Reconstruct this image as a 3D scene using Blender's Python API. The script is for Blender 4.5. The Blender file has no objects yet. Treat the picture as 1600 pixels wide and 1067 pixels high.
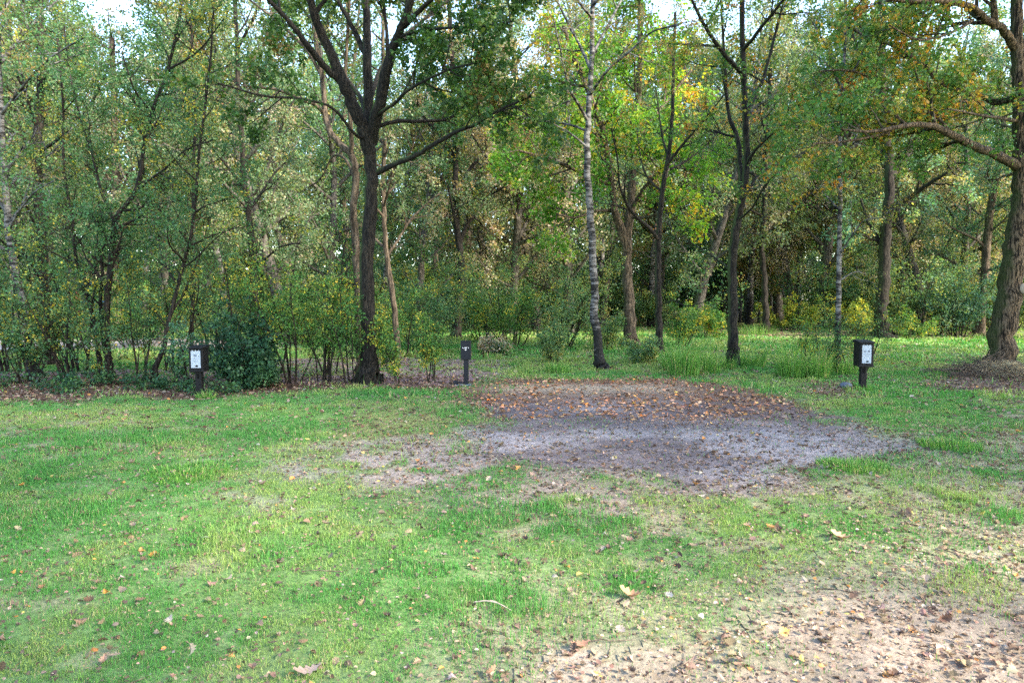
import bpy, math, random
import numpy as np
from mathutils import Vector, Matrix
random.seed(7)
RNG = np.random.default_rng(11)
C = bpy.context.scene
COL = C.collection
rad = math.radians
# ---------------------------------------------------------------- camera
CAM_H = 1.7
PITCH = math.atan(68.0 / 1067.0)
F = 1067.0
cd = bpy.data.cameras.new('camera'); cam = bpy.data.objects.new('camera', cd); COL.objects.link(cam)
cam.location = (0, 0, CAM_H); cam.rotation_euler = (math.pi / 2 - PITCH, 0, 0)
cd.sensor_width = 36.0; cd.lens = 36.0 * F / 1600.0; cd.clip_start = 0.1; cd.clip_end = 600
C.camera = cam
# ---------------------------------------------------------------- sky, sun, exposure
SUN_EL, SUN_AZ = 33.0, 118.0          # azimuth clockwise from +Y (view direction)
w = bpy.data.worlds.new('World'); C.world = w; w.use_nodes = True
nt = w.node_tree; bg = nt.nodes['Background']
sk = nt.nodes.new('ShaderNodeTexSky'); sk.sky_type = 'NISHITA'; sk.sun_disc = False
sk.sun_elevation = rad(SUN_EL); sk.sun_rotation = rad(SUN_AZ); sk.air_density = 1.0; sk.dust_density = 1.2; sk.ozone_density = 1.0
nt.links.new(sk.outputs[0], bg.inputs[0]); bg.inputs[1].default_value = 0.15
sd = bpy.data.lights.new('sun', 'SUN'); sun = bpy.data.objects.new('sun', sd); COL.objects.link(sun)
sd.energy = 2.2; sd.angle = rad(4.0); sd.color = (1.0, 0.93, 0.8)
tosun = Vector((math.sin(rad(SUN_AZ)) * math.cos(rad(SUN_EL)), math.cos(rad(SUN_AZ)) * math.cos(rad(SUN_EL)), math.sin(rad(SUN_EL))))
sun.rotation_euler = tosun.to_track_quat('Z', 'Y').to_euler()
C.view_settings.view_transform = 'Standard'; C.view_settings.look = 'None'; C.view_settings.gamma = 1.0
C.view_settings.exposure = 2.92
C.render.engine = 'CYCLES'
cy = C.cycles
cy.max_bounces = 6; cy.diffuse_bounces = 4; cy.glossy_bounces = 2; cy.transmission_bounces = 4; cy.transparent_max_bounces = 4; cy.volume_bounces = 0
cy.caustics_reflective = False; cy.caustics_refractive = False
cy.use_denoising = False; cy.denoiser = "OPENIMAGEDENOISE"; cy.denoising_input_passes = "RGB_ALBEDO_NORMAL"; cy.denoising_prefilter = "ACCURATE"
cy.sample_clamp_indirect = 4.0

# ---------------------------------------------------------------- helpers: pixels (1600 x 1067) to places
CP, SP = math.cos(PITCH), math.sin(PITCH)
def at(px, py, Y):
    """point at depth Y (metres ahead) seen at photo pixel px,py"""
    a = (px - 800) / F; b = -(py - 533.5) / F
    d = np.array([a, CP + b * SP, -SP + b * CP])
    return np.array([0, 0, CAM_H]) + d * (Y / d[1])
def gp(px, py):
    a = (px - 800) / F; b = -(py - 533.5) / F
    d = np.array([a, CP + b * SP, -SP + b * CP])
    t = CAM_H / -d[2]
    return np.array([d[0] * t, d[1] * t])

def hash2(ix, iy, s):
    h = (ix.astype(np.int64) * 374761393 + iy.astype(np.int64) * 668265263 + s * 2147483647 + 1013904223) & 0xffffffff
    h = ((h ^ (h >> 13)) * 1274126177) & 0xffffffff
    h = h ^ (h >> 16)
    return (h & 0xffffff) / float(0xffffff)
def vnoise(x, y, s=0):
    ix = np.floor(x); iy = np.floor(y); fx = x - ix; fy = y - iy
    fx = fx * fx * (3 - 2 * fx); fy = fy * fy * (3 - 2 * fy)
    a = hash2(ix, iy, s); b = hash2(ix + 1, iy, s); c = hash2(ix, iy + 1, s); d = hash2(ix + 1, iy + 1, s)
    return (a * (1 - fx) + b * fx) * (1 - fy) + (c * (1 - fx) + d * fx) * fy
def fbm(x, y, sc, s=0, o=4):
    x = np.asarray(x, float) * sc; y = np.asarray(y, float) * sc
    t = 0; a = 0.5; n = 0
    for i in range(o):
        t = t + a * vnoise(x + 17.3 * i, y - 9.1 * i, s + i); n += a; a *= 0.5; x = x * 2.03; y = y * 2.03
    return t / n
def sstep(a, b, x):
    t = np.clip((x - a) / (b - a), 0, 1); return t * t * (3 - 2 * t)
def H(x, y):
    x = np.asarray(x, float); y = np.asarray(y, float)
    h = 0.05 * (fbm(x, y, 0.35, 3, 2) - 0.5) + 0.025 * (fbm(x, y, 1.6, 5, 2) - 0.5)
    h = h + 0.35 * (fbm(x, y, 0.06, 8, 2) - 0.5) * sstep(17, 35, y)
    return h
def h1(x, y): return float(H(np.array([x]), np.array([y]))[0])

def sdf(poly, x, y):
    """signed distance, negative inside"""
    P = np.asarray(poly); x = np.asarray(x, float); y = np.asarray(y, float)
    d = np.full(x.shape, 1e9); ins = np.zeros(x.shape, bool)
    for i in range(len(P)):
        a = P[i]; b = P[(i + 1) % len(P)]; e = b - a
        wx = x - a[0]; wy = y - a[1]
        t = np.clip((wx * e[0] + wy * e[1]) / (e @ e), 0, 1)
        d = np.minimum(d, (wx - e[0] * t) ** 2 + (wy - e[1] * t) ** 2)
        c = ((a[1] > y) != (b[1] > y)) & (x < (b[0] - a[0]) * (y - a[1]) / ((b[1] - a[1]) if b[1] != a[1] else 1e-9) + a[0])
        ins ^= c
    d = np.sqrt(d)
    return np.where(ins, -d, d)
def gpoly(*pts): return [gp(*p) for p in pts]

POLY = dict(
    pad=gpoly((745, 645), (790, 612), (900, 600), (1040, 600), (1160, 610), (1260, 636), (1340, 665), (1430, 688), (1450, 700), (1390, 716), (1250, 735), (1195, 762), (1110, 758), (960, 740), (830, 738), (765, 715), (750, 680)),
    apron=gpoly((690, 612), (780, 592), (1050, 592), (1180, 606), (1280, 640), (1100, 660), (760, 655)),
    halo=gpoly((560, 760), (660, 715), (740, 690), (1260, 700), (1240, 780), (1000, 805), (800, 795), (640, 785)),
    patch=gpoly((400, 730), (440, 705), (530, 690), (640, 680), (760, 684), (790, 720), (740, 752), (600, 758), (470, 750), (410, 748)),
    patch2=gpoly((355, 770), (400, 762), (440, 780), (420, 800), (375, 795)),
    mossy=gpoly((520, 650), (600, 620), (745, 622), (750, 690), (560, 700), (480, 690)),
    lane=gpoly((250, 1160), (480, 1060), (720, 985), (850, 960), (1050, 930), (1250, 885), (1400, 840), (1600, 790), (2100, 740), (3200, 1100), (900, 3000)),
    lane_in=gpoly((560, 1180), (740, 1075), (960, 1010), (1100, 975), (1300, 920), (1600, 870), (2200, 800), (3200, 1200), (1500, 3000)),
    lane_spill=gpoly((1330, 800), (1420, 700), (1600, 628), (2000, 640), (1700, 860), (1400, 900)),
    edge=gpoly((-900, 640), (-200, 630), (0, 626), (110, 632), (200, 620), (300, 630), (420, 614), (560, 604), (700, 608), (735, 600), (735, 588), (600, 590), (420, 588), (240, 588), (0, 582), (-300, 580), (-1200, 585)),
    track=gpoly((-400, 590), (250, 575), (420, 562), (560, 558), (700, 560), (790, 563), (800, 585), (720, 602), (600, 600), (420, 598), (200, 596), (-400, 602)),
    track2=gpoly((-600, 538), (0, 533), (300, 530), (450, 533), (450, 545), (200, 545), (-600, 556)),
    mound=gpoly((1440, 600), (1520, 575), (1610, 575), (1640, 605), (1560, 618), (1480, 612)),
    root10=gpoly((1260, 598), (1330, 594), (1350, 612), (1310, 622), (1260, 614)),
    back=gpoly((1100, 516), (1240, 514), (1600, 518), (1600, 526), (1250, 528), (1100, 524)),
)
def soft(name, x, y, wdt=0.3, wob=0.5, fr=0.9, s=0):
    d = sdf(POLY[name], x, y) + wob * (fbm(x, y, fr, 40 + s, 3) - 0.5) * 2
    return 1 - sstep(-wdt, wdt, d)
def ground(x, y):
    """returns colour (N,3), grass density, litter density"""
    x = np.asarray(x, float); y = np.asarray(y, float)
    n1 = fbm(x, y, 0.8, 61, 4); n2 = fbm(x, y, 3.5, 67, 4); n3 = fbm(x, y, 14, 71, 2)
    soil = np.stack([0.17 + 0.09 * n2, 0.125 + 0.065 * n2, 0.10 + 0.05 * n2], -1)
    ny_ = sstep(11, 7, y)[..., None]
    lawn = np.stack([0.095 + 0.10 * n2 * n1, 0.155 + 0.09 * n2, 0.045 + 0.025 * n2], -1) * (1 - ny_) + np.stack([0.09 + 0.07 * n2, 0.145 + 0.10 * n2, 0.045 + 0.03 * n2], -1) * ny_
    pad = soft('pad', x, y, 0.38, 0.45, 1.7); apron = soft('apron', x, y, 0.35, 0.3, 1.1, 2)
    halo = soft('halo', x, y, 0.5, 0.35, 1.6, 4); patch = soft('patch', x, y, 0.4, 0.4, 1.8, 6)
    patch = np.maximum(patch, soft('patch2', x, y, 0.15, 0.15, 3, 7)); mossy = soft('mossy', x, y, 0.6, 0.5, 1.2, 8)
    lane = soft('lane', x, y, 0.75, 0.7, 1.3, 10); lane_in = soft('lane_in', x, y, 0.7, 0.6, 1.8, 12)
    edge = soft('edge', x, y, 0.35, 0.3, 1.2, 14); track = soft('track', x, y, 0.3, 0.25, 1.0, 16)
    track2 = soft('track2', x, y, 0.6, 0.4, 0.6, 18); mound = soft('mound', x, y, 0.5, 0.3, 1, 20); r10 = soft('root10', x, y, .3, .3, 1, 21)
    back = soft('back', x, y, 0.8, 0.9, 0.5, 22); spill = soft('lane_spill', x, y, 0.9, 0.7, 0.8, 24)
    far = sstep(30, 40, y + 6 * (n1 - .5))
    c = lawn.copy()
    def mix(c, m, col): return c * (1 - m[..., None]) + np.asarray(col) * m[..., None]
    wear = sstep(0.58, 0.72, n2 * 0.6 + n1 * 0.4)
    c = mix(c, wear * 0.8, soil * .5 + np.array([.11, .11, .045]))
    # mossy ground: olive
    c = mix(c, mossy * (0.4 + 0.5 * n2), [0.24, 0.21, 0.07])
    c = mix(c, np.clip(halo * (0.4 + 1.2 * n2), 0, 1) * 0.9, soil * 0.9 + [0.02, 0.015, 0.015])
    sand = np.array([0.25, 0.20, 0.165])
    c = mix(c, patch * (.35 + .65 * sstep(0.35, 0.6, n2)), sand * (.75 + .4 * n2[..., None]))
    c = mix(c, apron, np.array([0.17, 0.105, 0.07])); 
    sb = np.exp(-((y - 12.7) / 0.75) ** 2) * sstep(-0.8, 0.3, x) * (1 - sstep(2.6, 3.8, x))
    c = mix(c, apron * sb * (0.7 + 0.5 * n2), [0.46, 0.33, 0.20])
    gravel = np.stack([0.095 + 0.08 * n2, 0.075 + 0.066 * n2, 0.07 + 0.066 * n2], -1)
    pale = sstep(0.5, 0.8, fbm(x, y * 1.8, 0.7, 90, 3) + 0.2 * np.exp(-((y - 8.2) / 1.2) ** 2))
    gravel = mix(gravel, pale * 0.75, [0.29, 0.25, 0.235])
    dk = sstep(0.4, 0.8, sstep(-4.5, 0, -np.abs(x - 4.4)) * 0.6 + 0.5 * n1) * sstep(8.5, 10.5, y)
    gravel = mix(gravel, dk * 0.7, [0.09, 0.062, 0.055])
    c = mix(c, pad * (0.35 + 0.65 * (1 - apron * sstep(10.5, 11.6, y))), gravel)
    c = mix(c, lane * (0.3 + 0.5 * n2), soil * 1.4)
    c = mix(c, lane_in * 0.95, np.stack([0.165 + 0.12 * n2, 0.128 + 0.09 * n2, 0.095 + 0.07 * n2], -1))
    c = mix(c, spill * sstep(.3, .55, n2) * .8, [0.25, 0.20, 0.135])  # bare tan soil where the lane runs up the right edge
    c = mix(c, edge, np.array([0.10, 0.055, 0.035])); c = mix(c, track * 0.9, np.array([0.23, 0.15, 0.15]))
    c = mix(c, track2 * 0.9, [0.33, 0.28, 0.27]); c = mix(c, mound, [0.14, 0.10, 0.075]); c = mix(c, r10 * .8, [0.15, 0.09, 0.06])
    c = mix(c, back * 0.7, [0.26, 0.18, 0.12])
    c = mix(c, far * 0.75, np.stack([0.10 + 0.08 * n2, 0.085 + 0.06 * n1, 0.03 + 0.02 * n1], -1))
    c = c * (0.8 + 0.4 * n3)[..., None]
    g = np.ones(x.shape)
    g = g * (1 - 0.6 * wear) * (1 - 0.75 * mossy * sstep(.3, .6, 1 - n2 * .5 + .1)) * (1 - 0.97 * pad) * (1 - 0.93 * apron) * (1 - 0.85 * halo * sstep(0.3, 0.6, n2)) * (1 - 0.9 * patch * sstep(0.3, 0.5, n2))
    g = g * (1 - lane * (0.45 + 0.5 * sstep(.4, .65, n2))) * (1 - 0.93 * lane_in) * (1 - 0.95 * edge) * (1 - 0.85 * track * sstep(0.25, 0.5, n2)) * (1 - track2) * (1 - 0.95 * mound) * (1 - .85 * r10) * (1 - 0.75 * back) * (1 - 0.8 * spill * sstep(.3, .5, n2)) * (1 - .75 * far)
    g = g * (0.38 + 0.62 * sstep(0.34, 0.55, fbm(x, y, 5.5, 77, 3)))
    l = 0.14 + 0.2 * sstep(.5, .8, n1) * n2 + 0.55 * edge + 0.5 * apron * (0.35 + n2) * (1 - .75 * np.exp(-((y - 12.7) / 0.6) ** 2)) + 0.35 * track + 0.11 * pad * n2 + 0.35 * halo * n2 + 0.5 * lane * (0.3 + n2) + 0.1 * lane_in + 0.6 * mound + .6 * r10 + 0.3 * spill + 0.5 * back + 0.12 * patch + .18 * mossy
    l = l + 0.10 * sstep(0, 5, x) * sstep(5, 9, y) * (1 - sstep(14, 20, y)) + .25 * sstep(.25, .0, np.abs(sdf(POLY['pad'], x, y)))
    return c, np.clip(g, 0, 1), np.clip(l, 0, 1)

# ---------------------------------------------------------------- mesh building
def qmesh(name, V, Q, col=None, mat=None, smooth=False, mats=None, midx=None):
    V = np.asarray(V, np.float32); Q = np.asarray(Q, np.int32)
    me = bpy.data.meshes.new(name)
    k = Q.shape[1]
    me.vertices.add(len(V)); me.vertices.foreach_set('co', V.ravel())
    me.loops.add(Q.size); me.loops.foreach_set('vertex_index', Q.ravel())
    me.polygons.add(len(Q)); me.polygons.foreach_set('loop_start', np.arange(0, Q.size, k, dtype=np.int32))
    me.polygons.foreach_set('loop_total', np.full(len(Q), k, np.int32))
    me.polygons.foreach_set('use_smooth', np.full(len(Q), smooth, bool))
    me.update(calc_edges=True)
    if col is not None:
        a = me.color_attributes.new('Col', 'FLOAT_COLOR', 'POINT')
        c4 = np.ones((len(V), 4), np.float32); c4[:, :3] = col; a.data.foreach_set('color', c4.ravel())
    if mat: me.materials.append(mat)
    if mats:
        for m in mats: me.materials.append(m)
        me.polygons.foreach_set('material_index', np.asarray(midx, np.int32))
    return me
def obj(name, me, parent=None, loc=None):
    o = bpy.data.objects.new(name, me); COL.objects.link(o)
    if parent is not None: o.parent = parent
    if loc is not None: o.location = loc
    return o
def tag(o, label=None, cat=None, group=None, kind=None):
    if label: o['label'] = label
    if cat: o['category'] = cat
    if group: o['group'] = group
    if kind: o['kind'] = kind
    return o
def thing(name, label, cat, loc, group=None, rz=0):
    o = obj(name, None, None, loc); o.rotation_euler = (0, 0, rz); o.empty_display_size = 0.2
    return tag(o, label, cat, group)

# ---------------------------------------------------------------- materials
def newmat(name):
    m = bpy.data.materials.new(name); m.use_nodes = True; n = m.node_tree; n.nodes.clear()
    out = n.nodes.new('ShaderNodeOutputMaterial'); return m, n, out
def N(n, t, **k):
    x = n.nodes.new(t)
    for a, b in k.items(): setattr(x, a, b)
    return x
def leafmat(name, trans=0.48, rough=0.55, spec=0.3, tint=(1.25, 1.15, 0.5)):
    m, n, out = newmat(name)
    at_ = N(n, 'ShaderNodeVertexColor', layer_name='Col')
    p = N(n, 'ShaderNodeBsdfPrincipled'); p.inputs['Roughness'].default_value = rough
    p.inputs['Specular IOR Level'].default_value = spec
    n.links.new(at_.outputs[0], p.inputs['Base Color'])
    if trans > 0:
        mul = N(n, 'ShaderNodeMix', data_type='RGBA', blend_type='MULTIPLY'); mul.inputs[0].default_value = 1
        n.links.new(at_.outputs[0], mul.inputs[6]); mul.inputs[7].default_value = (*tint, 1)
        t = N(n, 'ShaderNodeBsdfTranslucent'); n.links.new(mul.outputs[2], t.inputs[0])
        mx = N(n, 'ShaderNodeMixShader'); mx.inputs[0].default_value = trans
        n.links.new(p.outputs[0], mx.inputs[1]); n.links.new(t.outputs[0], mx.inputs[2]); n.links.new(mx.outputs[0], out.inputs[0])
    else: n.links.new(p.outputs[0], out.inputs[0])
    return m
def ramp(n, stops):
    r = N(n, 'ShaderNodeValToRGB'); e = r.color_ramp.elements
    while len(e) < len(stops): e.new(0.5)
    for i, (p, c) in enumerate(stops): e[i].position = p; e[i].color = (*c, 1)
    return r
def barkmat(name, dark, light, moss=0.0, mosscol=(0.05, 0.075, 0.02), zs=0.18, sc=26, bump=0.6, m0=1.15, sharp=.12):
    m, n, out = newmat(name)
    tc = N(n, 'ShaderNodeTexCoord'); mp = N(n, 'ShaderNodeMapping'); mp.inputs['Scale'].default_value = (1, 1, zs)
    n.links.new(tc.outputs['Object'], mp.inputs[0])
    v = N(n, 'ShaderNodeTexNoise'); v.inputs['Scale'].default_value = sc; v.inputs['Detail'].default_value = 6; v.inputs['Roughness'].default_value = 0.65
    n.links.new(mp.outputs[0], v.inputs[0])
    v2 = N(n, 'ShaderNodeTexNoise'); v2.inputs['Scale'].default_value = 2.2; v2.inputs['Detail'].default_value = 4
    n.links.new(tc.outputs['Object'], v2.inputs[0])
    mid = tuple((a + b) / 2 * 0.8 for a, b in zip(dark, light))
    r = ramp(n, [(0.5 - sharp, dark), (0.5, mid), (0.5 + sharp, light)]); n.links.new(v.outputs[0], r.inputs[0])
    col = r.outputs[0]
    big = N(n, 'ShaderNodeMix', data_type='RGBA', blend_type='MULTIPLY'); big.inputs[0].default_value = 0.7
    r2 = ramp(n, [(0.3, (0.55, 0.55, 0.55)), (0.7, (1.15, 1.1, 1.0))]); n.links.new(v2.outputs[0], r2.inputs[0])
    n.links.new(col, big.inputs[6]); n.links.new(r2.outputs[0], big.inputs[7]); col = big.outputs[2]
    if moss > 0:
        ge = N(n, 'ShaderNodeNewGeometry'); dp = N(n, 'ShaderNodeVectorMath', operation='DOT_PRODUCT')
        dp.inputs[1].default_value = (-0.85, 0.2, 0.35); n.links.new(ge.outputs['Normal'], dp.inputs[0])
        ad = N(n, 'ShaderNodeMath', operation='MULTIPLY_ADD'); n.links.new(v2.outputs[0], ad.inputs[0]); ad.inputs[1].default_value = 1.6; n.links.new(dp.outputs['Value'], ad.inputs[2])
        mr = N(n, 'ShaderNodeMapRange'); mr.inputs[1].default_value = m0; mr.inputs[2].default_value = m0 + .35; mr.inputs[4].default_value = moss
        n.links.new(ad.outputs[0], mr.inputs[0])
        mm = N(n, 'ShaderNodeMix', data_type='RGBA'); n.links.new(mr.outputs[0], mm.inputs[0]); n.links.new(col, mm.inputs[6]); mm.inputs[7].default_value = (*mosscol, 1); col = mm.outputs[2]
    p = N(n, 'ShaderNodeBsdfPrincipled'); p.inputs['Roughness'].default_value = 0.9; p.inputs['Specular IOR Level'].default_value = 0.15
    n.links.new(col, p.inputs['Base Color'])
    b = N(n, 'ShaderNodeBump'); b.inputs['Strength'].default_value = bump; b.inputs['Distance'].default_value = 0.04
    n.links.new(v.outputs[0], b.inputs['Height']); n.links.new(b.outputs[0], p.inputs['Normal'])
    n.links.new(p.outputs[0], out.inputs[0]); return m
def birchmat(name, bright=0.17):
    m, n, out = newmat(name)
    tc = N(n, 'ShaderNodeTexCoord')
    mp = N(n, 'ShaderNodeMapping'); mp.inputs['Scale'].default_value = (1, 1, 3.6); n.links.new(tc.outputs['Object'], mp.inputs[0])
    v = N(n, 'ShaderNodeTexNoise'); v.inputs['Scale'].default_value = 4.2; v.inputs['Detail'].default_value = 5; v.inputs['Roughness'].default_value = 0.72
    n.links.new(mp.outputs[0], v.inputs[0])
    v2 = N(n, 'ShaderNodeTexNoise'); v2.inputs['Scale'].default_value = 1.4; v2.inputs['Detail'].default_value = 5; n.links.new(tc.outputs['Object'], v2.inputs[0])
    sx = N(n, 'ShaderNodeSeparateXYZ'); n.links.new(tc.outputs['Object'], sx.inputs[0])
    mr = N(n, 'ShaderNodeMapRange'); mr.inputs[1].default_value = 0.1; mr.inputs[2].default_value = 1.6; mr.inputs[3].default_value = 0.16; mr.inputs[4].default_value = 0.0
    n.links.new(sx.outputs[2], mr.inputs[0])
    sb = N(n, 'ShaderNodeMath', operation='SUBTRACT'); n.links.new(v.outputs[0], sb.inputs[0]); n.links.new(mr.outputs[0], sb.inputs[1])
    s2 = N(n, 'ShaderNodeMath', operation='MULTIPLY_ADD'); n.links.new(v2.outputs[0], s2.inputs[0]); s2.inputs[1].default_value = 0.35; n.links.new(sb.outputs[0], s2.inputs[2])
    r = ramp(n, [(0.62, (0.012, 0.011, 0.010)), (0.69, (0.08, 0.074, 0.068)), (0.77, (bright, bright * 0.95, bright * 0.9))]); n.links.new(s2.outputs[0], r.inputs[0])
    p = N(n, 'ShaderNodeBsdfPrincipled'); p.inputs['Roughness'].default_value = 0.75; p.inputs['Specular IOR Level'].default_value = 0.2
    n.links.new(r.outputs[0], p.inputs['Base Color'])
    b = N(n, 'ShaderNodeBump'); b.inputs['Strength'].default_value = 0.5; b.inputs['Distance'].default_value = 0.02
    n.links.new(v.outputs[0], b.inputs['Height']); n.links.new(b.outputs[0], p.inputs['Normal']); n.links.new(p.outputs[0], out.inputs[0]); return m
def groundmat():
    m, n, out = newmat('ground')
    vc = N(n, 'ShaderNodeVertexColor', layer_name='Col'); ge = N(n, 'ShaderNodeNewGeometry')
    v = N(n, 'ShaderNodeTexNoise'); v.inputs['Scale'].default_value = 26; v.inputs['Detail'].default_value = 6; v.inputs['Roughness'].default_value = 0.68
    n.links.new(ge.outputs['Position'], v.inputs[0])
    vo = N(n, 'ShaderNodeTexVoronoi'); vo.inputs['Scale'].default_value = 55; n.links.new(ge.outputs['Position'], vo.inputs[0])
    r = ramp(n, [(0.3, (0.60, 0.58, 0.56)), (0.5, (0.98, 0.98, 0.98)), (0.7, (1.35, 1.32, 1.3))]); n.links.new(v.outputs[0], r.inputs[0])
    mx = N(n, 'ShaderNodeMix', data_type='RGBA', blend_type='MULTIPLY'); mx.inputs[0].default_value = 1
    n.links.new(vc.outputs[0], mx.inputs[6]); n.links.new(r.outputs[0], mx.inputs[7])
    r3 = ramp(n, [(0.0, (0.75, 0.75, 0.75)), (1.0, (1.25, 1.25, 1.25))]); n.links.new(vo.outputs['Color'], r3.inputs[0])
    m2 = N(n, 'ShaderNodeMix', data_type='RGBA', blend_type='MULTIPLY'); m2.inputs[0].default_value = 0.45
    n.links.new(mx.outputs[2], m2.inputs[6]); n.links.new(r3.outputs[0], m2.inputs[7])
    p = N(n, 'ShaderNodeBsdfPrincipled'); p.inputs['Roughness'].default_value = 0.95; p.inputs['Specular IOR Level'].default_value = 0.1
    n.links.new(m2.outputs[2], p.inputs['Base Color'])
    b = N(n, 'ShaderNodeBump'); b.inputs['Strength'].default_value = 0.7; b.inputs['Distance'].default_value = 0.02
    n.links.new(v.outputs[0], b.inputs['Height']); n.links.new(b.outputs[0], p.inputs['Normal']); n.links.new(p.outputs[0], out.inputs[0]); return m
def plain(name, col, rough=0.6, spec=0.4, noise=0.15, sc=30):
    m, n, out = newmat(name)
    ge = N(n, 'ShaderNodeTexCoord'); v = N(n, 'ShaderNodeTexNoise'); v.inputs['Scale'].default_value = sc; v.inputs['Detail'].default_value = 5
    n.links.new(ge.outputs['Object'], v.inputs[0])
    r = ramp(n, [(0.3, tuple(c * (1 - noise) for c in col)), (0.7, tuple(min(1, c * (1 + noise)) for c in col))]); n.links.new(v.outputs[0], r.inputs[0])
    p = N(n, 'ShaderNodeBsdfPrincipled'); p.inputs['Roughness'].default_value = rough; p.inputs['Specular IOR Level'].default_value = spec
    n.links.new(r.outputs[0], p.inputs['Base Color'])
    b = N(n, 'ShaderNodeBump'); b.inputs['Strength'].default_value = 0.15; n.links.new(v.outputs[0], b.inputs['Height']); n.links.new(b.outputs[0], p.inputs['Normal'])
    n.links.new(p.outputs[0], out.inputs[0]); return m
M_LEAF = leafmat('leaf'); M_GRASS = leafmat('grass_blade', 0.35, 0.5, 0.25, (1.1, 1.15, 0.5)); M_DRY = leafmat('dry_leaf', 0.12, 0.8, 0.15, (1.1, 0.9, 0.6))
M_OAK = barkmat('oak_bark', (0.007, 0.0065, 0.006), (0.034, 0.03, 0.025), 0.6, sc=30)
M_OAKR = barkmat('sunlit_oak_bark', (0.010, 0.008, 0.006), (0.15, 0.11, 0.075), 0.8, sc=30, bump=1.0, zs=.13, m0=1.25, sharp=.07, mosscol=(0.03, 0.042, 0.012))  # lit version of the oak bark, light and shade put into the pair's colours
M_DARK = barkmat('dark_bark', (0.009, 0.008, 0.007), (0.045, 0.037, 0.03), 0.4)
M_BROWN = barkmat('brown_bark', (0.03, 0.024, 0.018), (0.17, 0.13, 0.095), 0.4, sc=18)
M_BIRCH = birchmat('birch_bark'); M_TWIG = barkmat('twig_bark', (0.06, 0.045, 0.034), (0.26, 0.20, 0.15), 0.0)
M_GROUND = groundmat()

# ---------------------------------------------------------------- ground sheets
def axis(lo, hi, fine0, fine1, step, grow):
    a = list(np.arange(fine0, fine1, step)); s = step
    while a[-1] < hi: s *= grow; a.append(a[-1] + s)
    b = []; v = fine0; s = step
    while v > lo: s *= grow; v -= s; b.append(v)
    return np.array(b[::-1] + a)
def sheet(name, X, Y, zoff=0.0, keep=None):
    gx, gy = np.meshgrid(X, Y); x = gx.ravel(); y = gy.ravel()
    c, g, l = ground(x, y)
    nz = 0.018 * (fbm(x, y, 9, 99, 2) - 0.5) * 2
    V = np.stack([x, y, H(x, y) + nz + zoff], -1)
    nx, ny = len(X), len(Y)
    i = np.arange((ny - 1) * (nx - 1)); r = i // (nx - 1); q = i % (nx - 1); a = r * nx + q
    Q = np.stack([a, a + 1, a + nx + 1, a + nx], -1)
    if keep is not None:
        k = keep(x, y); Q = Q[k[Q].all(1)]
        used = np.unique(Q); rm = np.full(len(V), -1); rm[used] = np.arange(len(used)); Q = rm[Q]; V = V[used]; c = c[used]
    me = qmesh(name, V, Q, c, M_GROUND, True)
    return tag(obj(name, me), kind='structure')
XS = axis(-190, 190, -9, 9, 0.07, 1.06); YS = axis(-30, 260, 1.4, 15.5, 0.06, 1.035)
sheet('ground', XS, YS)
def inpoly(nm, m, s): return lambda x, y: (sdf(POLY[nm], x, y) + (.45 if nm == 'pad' else .5) * (fbm(x, y, (1.8 if nm == 'lane_in' else 1.7), 40 + s, 3) - 0.5) * 2) < m
sheet('gravel_pitch', np.arange(-2, 7.5, 0.07), np.arange(5.5, 14.2, 0.06), 0.004, inpoly('pad', 0.0, 0))
sheet('dirt_road', np.arange(-14, 0.6, 0.1), np.arange(13.6, 21, 0.08), 0.004, inpoly('track', 0.0, 16))
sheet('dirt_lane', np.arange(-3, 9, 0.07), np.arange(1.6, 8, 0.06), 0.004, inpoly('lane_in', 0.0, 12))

# ---------------------------------------------------------------- leaves: vectorised planting
HEX = np.array([[0, 0, 0], [-.36, .28, .06], [-.30, .7, .05], [0, 1, -.04], [.30, .7, .05], [.36, .28, .06]]); HEXQ = np.array([[0, 1, 2, 3], [0, 3, 4, 5]])
RHO = np.array([[0, 0, 0], [-.36, .45, .08], [0, 1, -.03], [.36, .45, .08]]); RHOQ = np.array([[0, 1, 2, 3]])
_st = [(0, .04), (.14, .07), (.24, .26), (.33, .14), (.45, .36), (.56, .18), (.68, .36), (.8, .17), (.9, .22), (1, .03)]
def lobed(curl=0.35, fold=0.15):
    V = []; Q = []
    for s, wd in _st:
        z = curl * (s - 0.5) ** 2 * 2
        V += [[-wd, s, z + fold * wd * 2], [0, s, z], [wd, s, z + fold * wd * 2]]
    for i in range(len(_st) - 1):
        a = 3 * i; Q += [[a, a + 1, a + 4, a + 3], [a + 1, a + 2, a + 5, a + 4]]
    return np.array(V), np.array(Q)
def norm(a): return a / np.maximum(np.linalg.norm(a, axis=-1, keepdims=True), 1e-9)
def plant(c, u, n, size, col, T, TQ):
    """leaf templates T at c, along u, facing n"""
    u = norm(u); v = norm(np.cross(u, n)); n = np.cross(v, u)
    s = size[:, None, None]
    V = c[:, None, :] + s * (T[None, :, 0:1] * v[:, None, :] + T[None, :, 1:2] * u[:, None, :] + T[None, :, 2:3] * n[:, None, :])
    k = len(T); Q = (TQ[None] + (np.arange(len(c)) * k)[:, None, None]).reshape(-1, 4)
    return V.reshape(-1, 3), Q, np.repeat(col, k, 0)
def palcol(pal, idx_noise, n):
    P = np.array([p[1] for p in pal]); W = np.cumsum([p[0] for p in pal]); W = W / W[-1]
    i = np.searchsorted(W, idx_noise).clip(0, len(P) - 1)
    c = P[i]; c = c * RNG.uniform(0.74, 1.28, (n, 1)) * RNG.uniform(0.88, 1.12, (n, 3)); return c

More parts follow.
